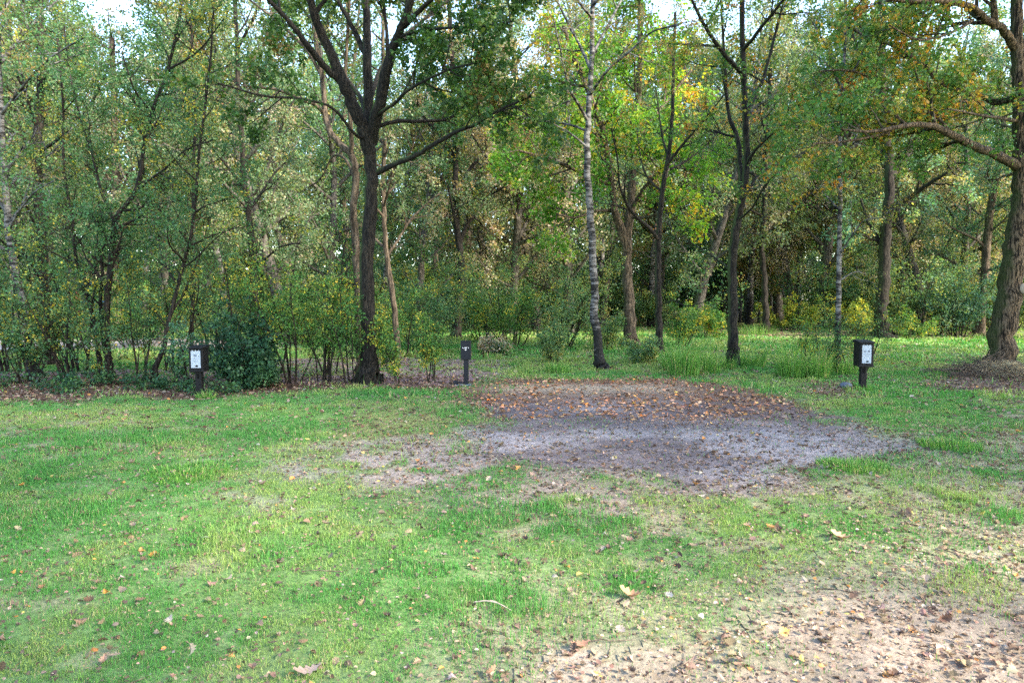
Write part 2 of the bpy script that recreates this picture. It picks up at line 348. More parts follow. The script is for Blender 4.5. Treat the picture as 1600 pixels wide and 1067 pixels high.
# ---------------------------------------------------------------- tree machinery
def smooth_line(pts, per=4):
    P = np.asarray(pts, float)
    if len(P) < 3: return P
    Z = np.vstack([2 * P[0] - P[1], P, 2 * P[-1] - P[-2]]); out = []
    for i in range(1, len(Z) - 2):
        for t in np.arange(per) / per:
            a, b, c, d = Z[i - 1], Z[i], Z[i + 1], Z[i + 2]
            out.append(0.5 * ((2 * b) + (-a + c) * t + (2 * a - 5 * b + 4 * c - d) * t * t + (-a + 3 * b - 3 * c + d) * t ** 3))
    out.append(P[-1]); return np.array(out)
class Wood:
    def __init__(s): s.V = []; s.Q = []; s.n = 0; s.tw = []
    def tube(s, P, R, sides=6, rough=0.0, roots=None):
        P = np.asarray(P, float); R = np.asarray(R, float); n = len(P)
        T = norm(np.gradient(P, axis=0)); ref = np.array([1.0, 0, 0]) if abs(T[0][0]) < 0.8 else np.array([0, 1.0, 0])
        A = norm(np.cross(T, ref)); B = np.cross(T, A)
        th = np.linspace(0, 2 * math.pi, sides, endpoint=False)
        rr = R[:, None] * np.ones((n, sides))
        if rough > 0: rr = rr * (1 + rough * (RNG.random((n, sides)) - 0.5) + rough * 0.8 * (RNG.random((1, sides)) - 0.5))
        if roots is not None: rr = rr * (1 + roots[:, None] * (.5 + .5 * np.cos(5 * th + RNG.random() * 6) + .35 * np.cos(3 * th + 1.7)))
        V = P[:, None, :] + rr[..., None] * (np.cos(th)[None, :, None] * A[:, None, :] + np.sin(th)[None, :, None] * B[:, None, :])
        i = np.arange(n - 1)[:, None] * sides; j = np.arange(sides)[None]; k = (j + 1) % sides
        Q = np.stack([i + j, i + k, i + sides + k, i + sides + j], -1).reshape(-1, 4) + s.n
        s.V.append(V.reshape(-1, 3)); s.Q.append(Q); s.n += n * sides
    def mesh(s, name, mat): return qmesh(name, np.vstack(s.V), np.vstack(s.Q), None, mat, True)
def shoot(p, d, L, n=5, wig=0.12, up=0.0):
    P = [p]; d = np.array(d, float)
    for i in range(n - 1):
        d = d + RNG.normal(0, wig, 3); d[2] += up / n; d /= np.linalg.norm(d)
        P.append(P[-1] + d * L / (n - 1))
    return np.array(P)
def grow(W, P, R, spec, lvl=0, scale=1.0):
    n, t0, L, ang, up = spec['lv'][lvl]; last = lvl == len(spec['lv']) - 1
    seg = np.linalg.norm(np.diff(P, axis=0), axis=1); cum = np.concatenate([[0], np.cumsum(seg)]); tot = cum[-1]
    k = max(1, int(round(n * (tot if spec.get('perm') and lvl == 0 else 1) * (scale if lvl else 1))))
    az = RNG.random() * 6.28
    shape = spec.get('shape')
    for i in range(k):
        t = t0 + (1 - t0) * (i + RNG.random()) / k; dd = t * tot
        j = min(np.searchsorted(cum, dd) - 1, len(P) - 2); j = max(j, 0); f = (dd - cum[j]) / max(seg[j], 1e-6)
        p = P[j] + (P[j + 1] - P[j]) * f; T = norm(P[j + 1] - P[j]); r = R[j] + (R[j + 1] - R[j]) * f
        az += 2.4 + RNG.normal(0, 0.5)
        ref = np.array([0, 0, 1.0]) if abs(T[2]) < 0.9 else np.array([1.0, 0, 0])
        A = norm(np.cross(T, ref)); B = np.cross(T, A)
        a = rad(ang) * RNG.uniform(0.65, 1.3)
        d = T * math.cos(a) + (A * math.cos(az) + B * math.sin(az)) * math.sin(a)
        d[2] += up * 0.4
        if 'bias' in spec and lvl == 0: d = d + np.array(spec['bias'])
        d = norm(d)
        ln = L * RNG.uniform(0.6, 1.2) * (1 - 0.5 * (t - t0) / (1 - t0 + 1e-6))
        if shape and lvl == 0: ln = L * RNG.uniform(0.75, 1.15) * shape((t - t0) / (1 - t0))
        rc = min(r * 0.62, 0.022 + ln * 0.020) if not last else min(r * 0.6, 0.008)
        rc = max(rc, 0.0035)
        Pc = shoot(p, d, ln, 4 if last else 6, 0.16 if last else 0.13, up)
        Rc = np.linspace(rc, max(rc * (0.3), 0.002), len(Pc))
        W.tube(Pc, Rc, 3 if last else (4 if lvl else 6))
        if last: W.tw.append(Pc)
        else: grow(W, Pc, Rc, spec, lvl + 1, ln / L)
LM = 2.6
LSZ = .74
def leaves(name, W, per, size, spread, pal, T='hex', clump=0.8, flat=0.5, mat=None, drop=None, zmax=None):
    tw = np.array(W.tw)
    if zmax is not None: # sparser above what matters
        z = tw[:, 0, 2]; tw = tw[(z < zmax) | (RNG.random(len(tw)) < 0.45)]
    per = int(per * LM); k = len(tw); m = tw.shape[1]
    t = RNG.random((k, per)) ** 0.8 * (m - 1.001); j = t.astype(int); f = (t - j)[..., None]
    ii = np.arange(k)[:, None]
    p = tw[ii, j] * (1 - f) + tw[ii, j + 1] * f; d = norm(tw[ii, j + 1] - tw[ii, j])
    p = (p + RNG.normal(0, spread * .8, p.shape)).reshape(-1, 3); d = d.reshape(-1, 3); n_ = len(p)
    if drop is not None:
        kp = ~drop(p) ; p = p[kp]; d = d[kp]
    n_ = len(p)
    u = d * 0.6 + RNG.normal(0, 0.8, (n_, 3)); u[:, 2] -= 0.25
    nn = RNG.normal(0, 1 - flat * 0.6, (n_, 3)) + np.array([0, 0, flat * 1.6])
    tn = np.clip(np.repeat(RNG.random(k), per) if drop is None else np.repeat(RNG.random(k), per)[kp], 0, 1)
    loc = vnoise(p[:, 0] * 1.3 + p[:, 1] * .9, p[:, 2] * 1.3 + p[:, 1] * .5, 5)
    sel = clump * (0.5 * tn + 0.5 * loc) + (1 - clump) * RNG.random(n_)
    r = sel.argsort().argsort() / n_
    col = palcol(pal, r, n_)
    sz = size * LSZ * RNG.uniform(0.55, 1.25, n_)
    TT, TQ = (HEX, HEXQ) if T == 'hex' else (RHO, RHOQ)
    V, Q, cc = plant(p, u, nn, sz, col, TT, TQ)
    return qmesh(name, V, Q, cc, mat or M_LEAF, False)

# palettes: (weight, colour)
def K(*a): return (a[0], tuple(a[1:]))
P_OAK = [K(5, .035, .085, .022), K(4, .055, .12, .028), K(2, .09, .15, .03), K(.7, .16, .12, .04)]
P_OAKAUT = [K(4, .06, .15, .04), K(4, .11, .20, .045), K(2.6, .22, .23, .045), K(1.3, .38, .24, .04), K(.4, .38, .15, .03)]
P_CHEST = [K(5, .09, .22, .03), K(4, .16, .32, .04), K(1.8, .34, .38, .045), K(.5, .5, .30, .04)]
P_SAP = [K(5, .055, .14, .06), K(4, .09, .18, .065), K(1.6, .18, .22, .05), K(.6, .38, .32, .05)]
P_HAZ = [K(5, .06, .16, .04), K(4, .10, .21, .045), K(2, .22, .28, .05), K(1.0, .50, .42, .05)]
P_BIRCH = [K(4, .085, .13, .035), K(3, .14, .16, .045), K(2.4, .23, .17, .06), K(1.6, .26, .15, .065)]
P_TAN = [K(3, .32, .275, .19), K(3, .38, .32, .225), K(3, .24, .25, .13), K(2, .16, .22, .09)]
P_OLIVE = [K(3, .10, .165, .08), K(4, .16, .22, .11), K(1.6, .26, .28, .15), K(.8, .33, .28, .18)]
P_RHO = [K(5, .022, .07, .035), K(4, .035, .10, .05), K(1, .08, .16, .07)]
P_TEAL = [K(4, .07, .17, .11), K(4, .11, .22, .135), K(2, .20, .28, .15)]
P_MID = [K(4, .09, .18, .08), K(4, .15, .25, .10), K(2, .25, .29, .09), K(.6, .38, .32, .10)]
P_YEL = [K(3, .13, .22, .04), K(3, .24, .30, .045), K(2, .42, .38, .05)]

def keytree(name, label, cat, base, Y, limbs, spec, bark, leaf, trunk_sides=14, rough=0.10, widths=None):
    """limbs: [(pts[(px,py[,dY])], w0, w1)] - widths in photo pixels at depth Y; the first limb is the trunk"""
    x0 = at(base[0], base[1], Y); z0 = h1(x0[0], Y); org = np.array([x0[0], Y, z0 - 0.03])
    root = thing(name, label, cat, org)
    W = Wood()
    for li, lim in enumerate(limbs):
        pts, w0, w1 = lim[:3]
        P = np.array([at(p[0], p[1], Y + (p[2] if len(p) > 2 else 0)) for p in pts]) - org
        if li == 0: P[0] = P[1] + (P[0] - P[1]) * ((P[1][2] + .05) / max(P[1][2] - P[0][2], .05))
        if li == 0: P = np.vstack([P[0], P[0] + (P[1] - P[0]) * min(.25, .12 / max(P[1][2], .2)), P[0] + (P[1] - P[0]) * min(.5, .3 / max(P[1][2], .4)), P[1:]])
        P = smooth_line(P, 5); n = len(P); s = np.linspace(0, 1, n)
        R = (w0 + (w1 - w0) * s) * Y / F / 2
        if widths is not None and li == 0: R = np.interp(s, np.linspace(0, 1, len(widths)), widths) * Y / F / 2
        if li == 0:
            z = P[:, 2]; R = R * (1 + (.5 if w0 < 40 else .18) * np.exp(-np.maximum(z, 0) / 0.30))
        P[1:-1] += RNG.normal(0, 0.06, (n - 2, 3)) * R[1:-1, None] * 2
        big = w0 * Y / F / 2 > 0.05
        W.tube(P, R, (24 if big and trunk_sides > 9 else trunk_sides) if li == 0 else (10 if big else 6), rough if big else 0.05, (.28 * np.exp(-np.maximum(P[:, 2], 0) / .13) if li == 0 and big else None))
        if len(lim) < 4 or lim[3] != 'bare':
            sp = spec if (len(lim) < 4 or not isinstance(lim[3], dict)) else lim[3]
            grow(W, P, R, sp)
    obj('trunk', W.mesh('trunk', bark), root)
    obj('crown', leaves('crown', W, **leaf), root)
    return root, W

# ================================================================ THE KEY TREES (pixel skeletons at their real depths)
SP_OAK = dict(perm=True, bias=(0, .45, .2), lv=[(1.7, .48, 1.5, 55, .15), (5, .15, .8, 45, .1), (5, .1, .35, 45, 0)])
LF_OAK = dict(per=11, size=.10, spread=.07, pal=P_OAK)
TR = {**SP_OAK, 'lv': [(0.25, .55, 1.2, 60, .15), (4, .2, .7, 45, .1), (5, .1, .35, 45, 0)]}
LFTR = dict(perm=True, lv=[(1.1, .3, 1.1, 55, .2), (4, .2, .7, 45, .1), (5, .1, .35, 45, 0)])
oak, Wo = keytree('oak_tree', 'tall dark oak with spreading limbs behind the lawn, trunk forking high above the saplings', 'tree', (577, 601), 13.6, [
    ([(577, 603), (577, 560), (575, 500), (573, 400), (580, 300), (578, 240), (576, 195), (575, 150), (574, 90), (573, 30, .3), (572, -60, .6), (575, -200, .8), (570, -330, 1)], 29, 7, 'bare'),
    ([(578, 240), (566, 195, -.2), (541, 140, -.4), (526, 105, -.5), (505, 60, -.6), (490, 20, -.8), (478, -40, -1), (450, -140, -1.2), (430, -240, -1.4)], 22, 5),
    ([(538, 132, -.4), (505, 103, -.7), (480, 70, -1), (452, 35, -1.2), (415, -5, -1.5), (370, -60, -2)], 11, 4),
    ([(574, 95, 0), (560, 62, .2), (544, 30, .3), (523, -10, .4), (500, -80, .6)], 10, 4),
    ([(579, 225, 0), (590, 170, -.3), (602, 120, -.5), (612, 80, -.6), (627, 45, -.8), (640, 10, -1), (650, -40, -1.2), (680, -140, -1.5)], 20, 5),
    ([(631, 42, -.8), (655, 18, -1.1), (690, -15, -1.5), (740, -60, -2)], 8, 3),
    ([(618, 62, -.7), (650, 50, -.9), (700, 44, -1.3), (745, 43, -1.6), (800, 34, -2)], 5, 2.5),
    ([(606, 95, -.6), (604, 50, -.3), (597, -20, 0), (590, -90, .2)], 7, 3, LFTR),
    ([(590, 270, 0), (615, 258, -.3), (645, 245, -.6), (680, 225, -.9), (712, 207, -1.2), (742, 195, -1.5), (775, 175, -1.8), (830, 150, -2.1)], 9, 3, {**SP_OAK, 'lv': [(2.2, .6, 1.2, 55, .3), (5, .2, .7, 45, .1), (5, .1, .35, 45, 0)]}),
    ([(584, 200, 0), (620, 190, .3), (660, 190, .5), (700, 186, .6), (720, 170, .6), (735, 150, .6)], 7, 3),
    ([(590, 180, -.3), (618, 160, -.7), (640, 140, -1.1), (700, 110, -1.6), (760, 95, -2)], 6, 2.5, {**SP_OAK, 'lv': [(2.4, .25, 1.3, 55, .1), (5, .15, .8, 45, .1), (6, .1, .35, 45, 0)]}),
    ([(584, 200, 0), (560, 215, -.3), (520, 170, -.8), (470, 155, -1.2), (410, 150, -1.6), (340, 130, -2)], 5, 2.5),
    ([(574, 180, 0), (560, 150, 1), (520, 90, 2), (490, 40, 3), (440, -40, 4)], 9, 3),
    ([(576, 160, 0), (600, 100, 1.2), (640, 50, 2.2), (700, 0, 3.2), (760, -60, 4)], 9, 3),
], SP_OAK, M_OAK, LF_OAK, 18, .12)

oak2, W2 = keytree('oak_tree', 'brown forked trunk directly behind the tall dark oak, leaning left', 'tree', (566, 588), 15.2, [
    ([(566, 590), (563, 520), (560, 450), (556, 390), (552, 330), (557, 280), (550, 245), (532, 225, .1), (516, 207, .2), (508, 180, .3), (506, 150, .4), (502, 110, .5), (490, 40, .6), (480, -80, .8)], 15, 6, 'bare'),
    ([(507, 178, .3), (492, 164, .1), (468, 155, -.2), (430, 140, -.4), (380, 135, -.7)], 7, 3),
    ([(550, 243), (548, 205, -.2), (545, 165, -.3), (540, 110, -.4), (545, 20, -.5), (550, -60, -.6)], 8, 3),
    ([(557, 290), (540, 250, .3), (520, 245, .8), (500, 280, 1.2), (470, 300, 1.8)], 5, 2, {**SP_OAK, 'lv': [(.8, .5, .9, 55, .1), (4, .2, .6, 45, .1), (4, .1, .35, 45, 0)]}),
    ([(503, 120, .5), (480, 80, .6), (440, 40, .7), (390, 0, .9)], 7, 3),
], SP_OAK, M_BROWN, dict(per=9, size=.09, spread=.08, pal=P_OLIVE))

keytree('slim_tree', 'slim ivy grown trunk right of the tall dark oak', 'tree', (622, 562), 18.4, [
    ([(622, 564), (618, 500), (610, 440), (603, 390), (600, 330), (598, 280), (601, 220), (600, 150), (598, 60), (600, -60)], 11, 5),
    ([(605, 400), (625, 370, .3), (640, 345, .5), (665, 320, .8), (690, 300, 1)], 5, 2),
    ([(600, 300), (615, 265, -.3), (640, 240, -.6), (650, 210, -.8)], 5, 2)],
    dict(perm=True, lv=[(1.5, .3, 1.5, 60, .3), (4, .15, .8, 45, .1), (5, .1, .35, 45, 0)]), M_BROWN, dict(per=10, size=.085, spread=.09, pal=P_OLIVE), 8)
keytree('oak_tree', 'dark forked tree standing behind the middle pedestal', 'tree', (714, 526), 29.5, [
    ([(713, 528), (717, 470), (721, 415), (716, 375), (713, 340), (712, 290), (712, 240), (708, 160), (705, 60), (700, -20)], 14, 6, 'bare'),
    ([(720, 395), (716, 370, 0), (708, 330, -.5), (700, 290, -1)], 5, 3),
    ([(718, 380), (730, 350, .3), (745, 335, .6), (760, 310, 1), (790, 290, 1.2)], 8, 3),
    ([(713, 300), (735, 265, .3), (760, 230, .5), (780, 180, .6)], 7, 3),
    ([(712, 250), (690, 215, .2), (660, 180, .5), (640, 130, .8)], 7, 3),
    ([(708, 170), (740, 120, -.6), (770, 70, -1.2), (800, 10, -1.6)], 7, 3),
    ([(707, 130), (680, 80, .6), (650, 30, .8), (620, -40, 1)], 7, 3)],
    dict(perm=True, lv=[(1.3, .2, 2.2, 55, .1), (6, .15, 1.2, 45, .1), (6, .1, .5, 45, 0)]), M_DARK, dict(per=10, size=.15, spread=.12, pal=P_OLIVE + [K(3, .42, .32, .20)]), 10)
birch, Wb = keytree('birch_tree', 'tall white and black barked birch standing upright behind the gravel pitch', 'tree', (940, 578), 16.3, [
    ([(941, 580), (937, 560), (930, 500), (928, 440), (924, 370), (920, 300), (917, 240), (919, 190), (922, 140), (925, 80), (926, 0), (925, -120), (920, -260)], 16, 5, 'bare'),
    ([(919, 190), (905, 165, -.4), (890, 140, -.8), (880, 100, -1.2), (865, 30, -1.6)], 5, 2),
    ([(921, 150), (950, 110, -.6), (985, 80, -1.2), (1020, 50, -1.8), (1060, 40, -2.4)], 4, 2),
    ([(917, 205), (890, 195, .6), (855, 190, 1.2), (800, 180, 1.6), (760, 185, 2)], 4, 2),
    ([(918, 230), (885, 205, -.6), (850, 190, -1.2), (810, 195, -1.6)], 3.5, 1.5),
    ([(924, 90), (950, 40, .6), (980, -20, 1), (1000, -90, 1.4)], 5, 2), ([(924, 110), (900, 60, .8), (870, 0, 1.4), (850, -70, 1.6)], 5, 2),
    ([(926, 10), (960, -40, -.6), (990, -100, -1)], 5, 2), ([(926, 30), (890, -20, -.6), (870, -100, -1)], 5, 2)],
    dict(perm=True, lv=[(1.9, .15, 1.3, 55, -.1), (5, .15, .8, 45, -.3), (5, .1, .4, 40, -.3)]), M_BIRCH, dict(per=11, size=.055, spread=.07, pal=P_BIRCH), 16, .06)
keytree('chestnut_tree', 'sunlit twin trunked chestnut with bright green leaves behind the birch', 'tree', (984, 545), 24, [
    ([(984, 547), (985, 500), (982, 450), (980, 400), (982, 350), (986, 320), (990, 250), (996, 170), (1000, 80), (1000, -30), (1000, -150)], 21, 7),
    ([(980, 395), (972, 360, -.2), (960, 328, -.4), (955, 280, -.8), (940, 200, -1.4), (910, 120, -2), (880, 40, -2.5)], 15, 5),
    ([(985, 330), (1010, 290, -.8), (1040, 260, -1.6), (1070, 220, -2.4)], 7, 3), ([(956, 290), (910, 270, -1), (860, 250, -1.8), (810, 235, -2.4)], 7, 3),
    ([(940, 220), (890, 200, .5), (840, 190, 1), (780, 200, 1.5)], 7, 3), ([(992, 220), (1040, 160, .8), (1080, 110, 1.2)], 7, 3),
    ([(960, 330), (930, 330, -1), (900, 340, -1.8), (870, 335, -2.6)], 5, 3), ([(985, 340), (1010, 340, -.6), (1040, 330, -1.2), (1070, 325, -2)], 5, 3)],
    dict(perm=True, bias=(0, .5, .1), lv=[(1.8, .42, 1.9, 60, .1), (5, .15, 1.1, 45, -.1), (4, .1, .5, 45, -.2)]), M_BROWN, dict(per=13, size=.17, spread=.16, pal=P_CHEST, flat=.7), 12)
keytree('young_tree', 'thin dark tree with a fan of fine branches right of the birch', 'tree', (1030, 560), 20.4, [
    ([(1030, 562), (1030, 500), (1028, 440), (1029, 370), (1032, 330), (1036, 290), (1045, 240), (1050, 190), (1052, 120), (1055, 20)], 13, 4, 'bare'),
    ([(1028, 375), (1018, 360, -.2), (995, 340, -.5), (980, 320, -.8), (968, 290, -1.1), (965, 250, -1.4), (955, 200, -1.6)], 6, 2),
    ([(1040, 260), (1060, 235, -.3), (1085, 205, -.6), (1110, 175, -.9), (1135, 145, -1.2)], 5, 1.5),
    ([(1044, 245), (1035, 215, .3), (1030, 180, .5), (1025, 140, .6)], 4, 1.5), ([(1034, 300), (1010, 275, .3), (1000, 240, .6), (995, 200, .8)], 4, 1.5),
    ([(1048, 265), (1075, 250, .5), (1105, 225, .8), (1130, 200, 1)], 4, 1.5), ([(1030, 480), (1050, 470, -.5), (1075, 478, -1), (1110, 470, -1.5), (1140, 472, -2)], 2.5, 1)],
    dict(perm=True, lv=[(1.5, .25, 1.5, 35, .5), (5, .15, .9, 35, .2), (4, .1, .4, 40, .1)]), M_DARK, dict(per=5, size=.09, spread=.09, pal=P_MID + [K(2, .3, .2, .06)]), 9)
SP_R = dict(perm=True, lv=[(1.3, .25, 1.5, 55, .15), (5, .15, .9, 45, .1), (5, .1, .4, 45, 0)])
keytree('oak_tree', 'straight dark trunk in long grass at the far right corner of the gravel pitch', 'tree', (1146, 572), 17.2, [
    ([(1145, 574), (1146, 540), (1145, 480), (1144, 420), (1148, 370), (1155, 330), (1163, 290), (1167, 250), (1165, 200), (1163, 140), (1160, 60), (1158, -40), (1150, -200)], 18, 6, 'bare'),
    ([(1158, 300), (1156, 255, .2), (1152, 215, .3), (1140, 185, .4), (1135, 140, .6), (1130, 60, .8), (1125, -20, 1)], 9, 3),
    ([(1165, 260), (1180, 235, -.3), (1200, 215, -.6), (1225, 190, -1), (1240, 140, -1.3)], 6, 2), ([(1160, 315), (1180, 280, .5), (1205, 260, 1), (1235, 250, 1.5), (1260, 235, 2)], 5, 2),
    ([(1152, 345), (1175, 325, -.5), (1195, 290, -.8), (1215, 270, -1)], 4, 2), ([(1144, 425), (1120, 405, .5), (1095, 390, 1), (1075, 375, 1.6)], 4, 1.5, {**SP_R, 'lv': [(.8, .3, 1, 50, .1), (3, .2, .5, 45, .1), (3, .1, .3, 45, 0)]}),
    ([(1164, 180), (1190, 130, .5), (1210, 60, .8), (1230, -20, 1)], 7, 3), ([(1162, 120), (1120, 70, -.6), (1090, 20, -1), (1060, -50, -1.4)], 7, 3), ([(1160, 80), (1200, 30, -.8), (1240, -20, -1.4)], 6, 3)],
    SP_R, M_OAK, dict(per=9, size=.10, spread=.09, pal=P_OAKAUT), 12)
keytree('oak_tree', 'slim dark trunk standing farther back between the dark trunk and the thin birch', 'tree', (1196, 519), 33, [
    ([(1196, 521), (1196, 470), (1193, 420), (1190, 380), (1194, 330), (1195, 280), (1200, 200), (1203, 120), (1205, 20)], 13, 5),
    ([(1192, 370), (1215, 340, .5), (1240, 325, 1), (1270, 300, 1.6)], 4, 2), ([(1194, 320), (1220, 280, 1), (1240, 240, 1.6)], 5, 2), ([(1195, 300), (1170, 260, 1), (1150, 220, 1.6)], 5, 2)],
    dict(perm=True, lv=[(1.3, .3, 2.2, 55, .15), (5, .15, 1.3, 45, .1), (5, .1, .5, 45, 0)]), M_DARK, dict(per=9, size=.16, spread=.13, pal=P_OLIVE), 8)
birch2, Wb2 = keytree('birch_tree', 'slender pale birch just left of the right pedestal', 'tree', (1308, 584), 15.6, [
    ([(1308, 586), (1309, 540), (1310, 480), (1311, 420), (1312, 360), (1313, 300), (1312, 240), (1316, 160), (1320, 60), (1322, -60)], 10, 4, 'bare'),
    ([(1311, 400), (1330, 370, -.3), (1350, 345, -.6), (1385, 340, -.9)], 3, 1.2), ([(1313, 300), (1290, 270, -.4), (1265, 250, -.8), (1235, 245, -1.2)], 3, 1.2), ([(1312, 330), (1285, 300, .4), (1262, 285, .8)], 3, 1.2),
    ([(1312, 260), (1335, 220, .4), (1350, 170, .7), (1370, 130, 1)], 3.5, 1.5), ([(1313, 220), (1290, 170, .4), (1270, 120, .8)], 3.5, 1.5), ([(1317, 140), (1345, 90, -.4), (1365, 30, -.8)], 3.5, 1.5), ([(1318, 120), (1290, 70, .4), (1260, 20, .9)], 3.5, 1.5),
    ([(1310, 440), (1335, 425, .4), (1355, 430, .8)], 2, 1)],
    dict(perm=True, lv=[(1.8, .2, 1.0, 50, 0), (4, .15, .6, 45, -.2), (5, .1, .35, 40, -.2)]), M_BIRCH, dict(per=9, size=.05, spread=.07, pal=P_BIRCH[:3] + [K(2, .2, .22, .05)]), 10, .04)
keytree('oak_tree', 'thick dark forked oak at the far edge of the right lawn', 'tree', (1380, 524), 29, [
    ([(1380, 526), (1378, 480), (1381, 430), (1384, 380), (1387, 330), (1390, 290), (1388, 240), (1380, 180), (1378, 90), (1375, 0)], 22, 9, 'bare'),
    ([(1386, 330), (1405, 318, -.5), (1430, 302, -1), (1455, 285, -1.5), (1480, 270, -2)], 11, 4), ([(1381, 400), (1370, 370, .3), (1355, 345, .5), (1345, 310, .8)], 7, 3),
    ([(1390, 280), (1420, 240, .5), (1445, 200, 1), (1480, 150, 1.5)], 10, 4), ([(1388, 250), (1355, 210, .5), (1330, 170, 1), (1300, 110, 1.5)], 9, 4),
    ([(1380, 180), (1410, 120, -.8), (1440, 50, -1.4)], 9, 4), ([(1379, 150), (1345, 90, .8), (1320, 20, 1.4)], 9, 4)],
    dict(perm=True, lv=[(1.2, .2, 2.2, 55, .1), (6, .15, 1.3, 45, .1), (6, .1, .5, 45, 0)]), M_DARK, dict(per=10, size=.15, spread=.13, pal=P_TEAL + [K(2, .3, .28, .12)]), 10)
SP_RO = dict(perm=True, bias=(0, .8, .35), lv=[(2.0, .2, 1.3, 55, .15), (5, .15, .8, 45, .05), (5, .1, .36, 45, -.05)])
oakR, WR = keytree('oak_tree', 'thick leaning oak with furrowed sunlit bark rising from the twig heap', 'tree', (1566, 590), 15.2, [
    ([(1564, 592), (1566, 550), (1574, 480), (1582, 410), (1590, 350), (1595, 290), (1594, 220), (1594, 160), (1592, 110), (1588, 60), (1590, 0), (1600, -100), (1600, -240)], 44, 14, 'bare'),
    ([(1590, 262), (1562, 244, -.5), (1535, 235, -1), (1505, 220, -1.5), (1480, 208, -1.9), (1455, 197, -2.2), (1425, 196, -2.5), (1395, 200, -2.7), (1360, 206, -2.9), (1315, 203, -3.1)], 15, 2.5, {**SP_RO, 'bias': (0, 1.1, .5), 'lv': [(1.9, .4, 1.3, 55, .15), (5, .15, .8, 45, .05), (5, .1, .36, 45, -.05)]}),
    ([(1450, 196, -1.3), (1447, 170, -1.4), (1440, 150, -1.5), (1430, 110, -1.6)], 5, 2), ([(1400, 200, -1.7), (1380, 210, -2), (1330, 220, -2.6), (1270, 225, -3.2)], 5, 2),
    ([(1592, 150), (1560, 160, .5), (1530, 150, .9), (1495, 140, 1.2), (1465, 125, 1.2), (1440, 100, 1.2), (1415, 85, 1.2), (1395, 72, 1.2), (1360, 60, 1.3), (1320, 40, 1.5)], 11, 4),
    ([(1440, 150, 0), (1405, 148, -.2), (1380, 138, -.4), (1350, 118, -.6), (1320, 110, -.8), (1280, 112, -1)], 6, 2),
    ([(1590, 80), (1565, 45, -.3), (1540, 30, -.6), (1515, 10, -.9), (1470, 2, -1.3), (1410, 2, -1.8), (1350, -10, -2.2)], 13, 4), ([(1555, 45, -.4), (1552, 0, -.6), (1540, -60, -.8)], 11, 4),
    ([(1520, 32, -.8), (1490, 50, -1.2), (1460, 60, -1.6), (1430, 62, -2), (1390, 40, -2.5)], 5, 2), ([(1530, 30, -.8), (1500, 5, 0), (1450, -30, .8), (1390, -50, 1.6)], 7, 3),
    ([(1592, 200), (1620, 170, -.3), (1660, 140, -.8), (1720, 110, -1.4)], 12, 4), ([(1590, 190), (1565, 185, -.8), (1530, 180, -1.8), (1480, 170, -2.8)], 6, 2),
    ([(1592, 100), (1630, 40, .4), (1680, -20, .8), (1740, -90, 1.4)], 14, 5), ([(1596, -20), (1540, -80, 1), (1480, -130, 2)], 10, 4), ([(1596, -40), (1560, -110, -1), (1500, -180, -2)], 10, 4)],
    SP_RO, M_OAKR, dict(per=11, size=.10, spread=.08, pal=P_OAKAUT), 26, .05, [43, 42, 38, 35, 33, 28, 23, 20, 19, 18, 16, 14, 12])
# sawn-off branch scar on the leaning oak
W = Wood(); c0 = at(1591, 452, 15.2) - np.array(oakR.location); W.tube([c0 + [-.02, -.2, 0], c0 + [-.02, -.33, .0], c0 + [-.02, -.345, 0]], [.13, .105, .07], 14, .06); W.tube([c0 + [-.02, -.343, 0], c0 + [-.02, -.35, 0]], [.075, .001], 14)
obj('branch_scar', W.mesh('branch_scar', plain('cut_wood', (.36, .28, .2), .8, .1, .25, 12)), oakR)

# left side trees
SP_S = dict(perm=True, lv=[(2.2, .2, 1.3, 55, .25), (5, .15, .75, 45, .1), (5, .1, .35, 45, 0)])
SP_B = dict(perm=True, lv=[(1.7, .3, 1.4, 50, .1), (5, .15, .8, 45, -.2), (5, .1, .4, 40, -.2)])
keytree('birch_tree', 'leaning birch with pale peeling bark at the left end of the thicket', 'tree', (52, 588), 14.8, [
    ([(54, 592), (50, 560), (44, 510), (35, 470), (27, 435), (18, 390), (12, 340), (8, 280), (4, 220), (0, 140), (-6, 40), (-12, -80)], 15, 6),
    ([(27, 435), (15, 420, -.3), (0, 400, -.6), (-25, 385, -1)], 3, 1), ([(14, 360), (30, 330, -.4), (55, 300, -.8), (90, 280, -1.2)], 4, 1.5), ([(10, 300), (40, 260, .4), (80, 240, .8), (120, 190, 1.4)], 4, 1.5),
    ([(2, 180), (40, 130, -.5), (80, 90, -1), (130, 60, -1.5)], 5, 2), ([(0, 100), (40, 50, .5), (90, 0, 1), (130, -40, 1.3)], 5, 2)],
    SP_B, birchmat('peeling_birch_bark', .15), dict(per=11, size=.06, spread=.08, pal=P_SAP[:2] + P_BIRCH[:3]), 10, .06)
keytree('oak_tree', 'dark ivy clad trunk just behind the leaning birch', 'tree', (76, 568), 17.4, [
    ([(76, 570), (74, 520), (72, 460), (66, 400), (60, 320), (58, 240), (60, 180), (64, 120), (62, 40), (62, -60)], 20, 8),
    ([(58, 200), (45, 160, -.3), (28, 120, -.7), (10, 80, -1)], 7, 3), ([(60, 200), (80, 150, .3), (90, 100, .6), (100, 30, .9)], 7, 3), ([(60, 240), (100, 210, -.5), (150, 150, -1), (180, 70, -1.5)], 6, 2.5), ([(64, 380), (100, 350, .5), (140, 330, 1)], 4, 1.5)],
    {**SP_S, 'lv': [(1.8, .15, 1.5, 55, .2), (5, .15, .9, 45, .1), (5, .1, .4, 45, 0)]}, M_DARK, dict(per=10, size=.09, spread=.09, pal=P_OLIVE + P_SAP[:2]), 10)
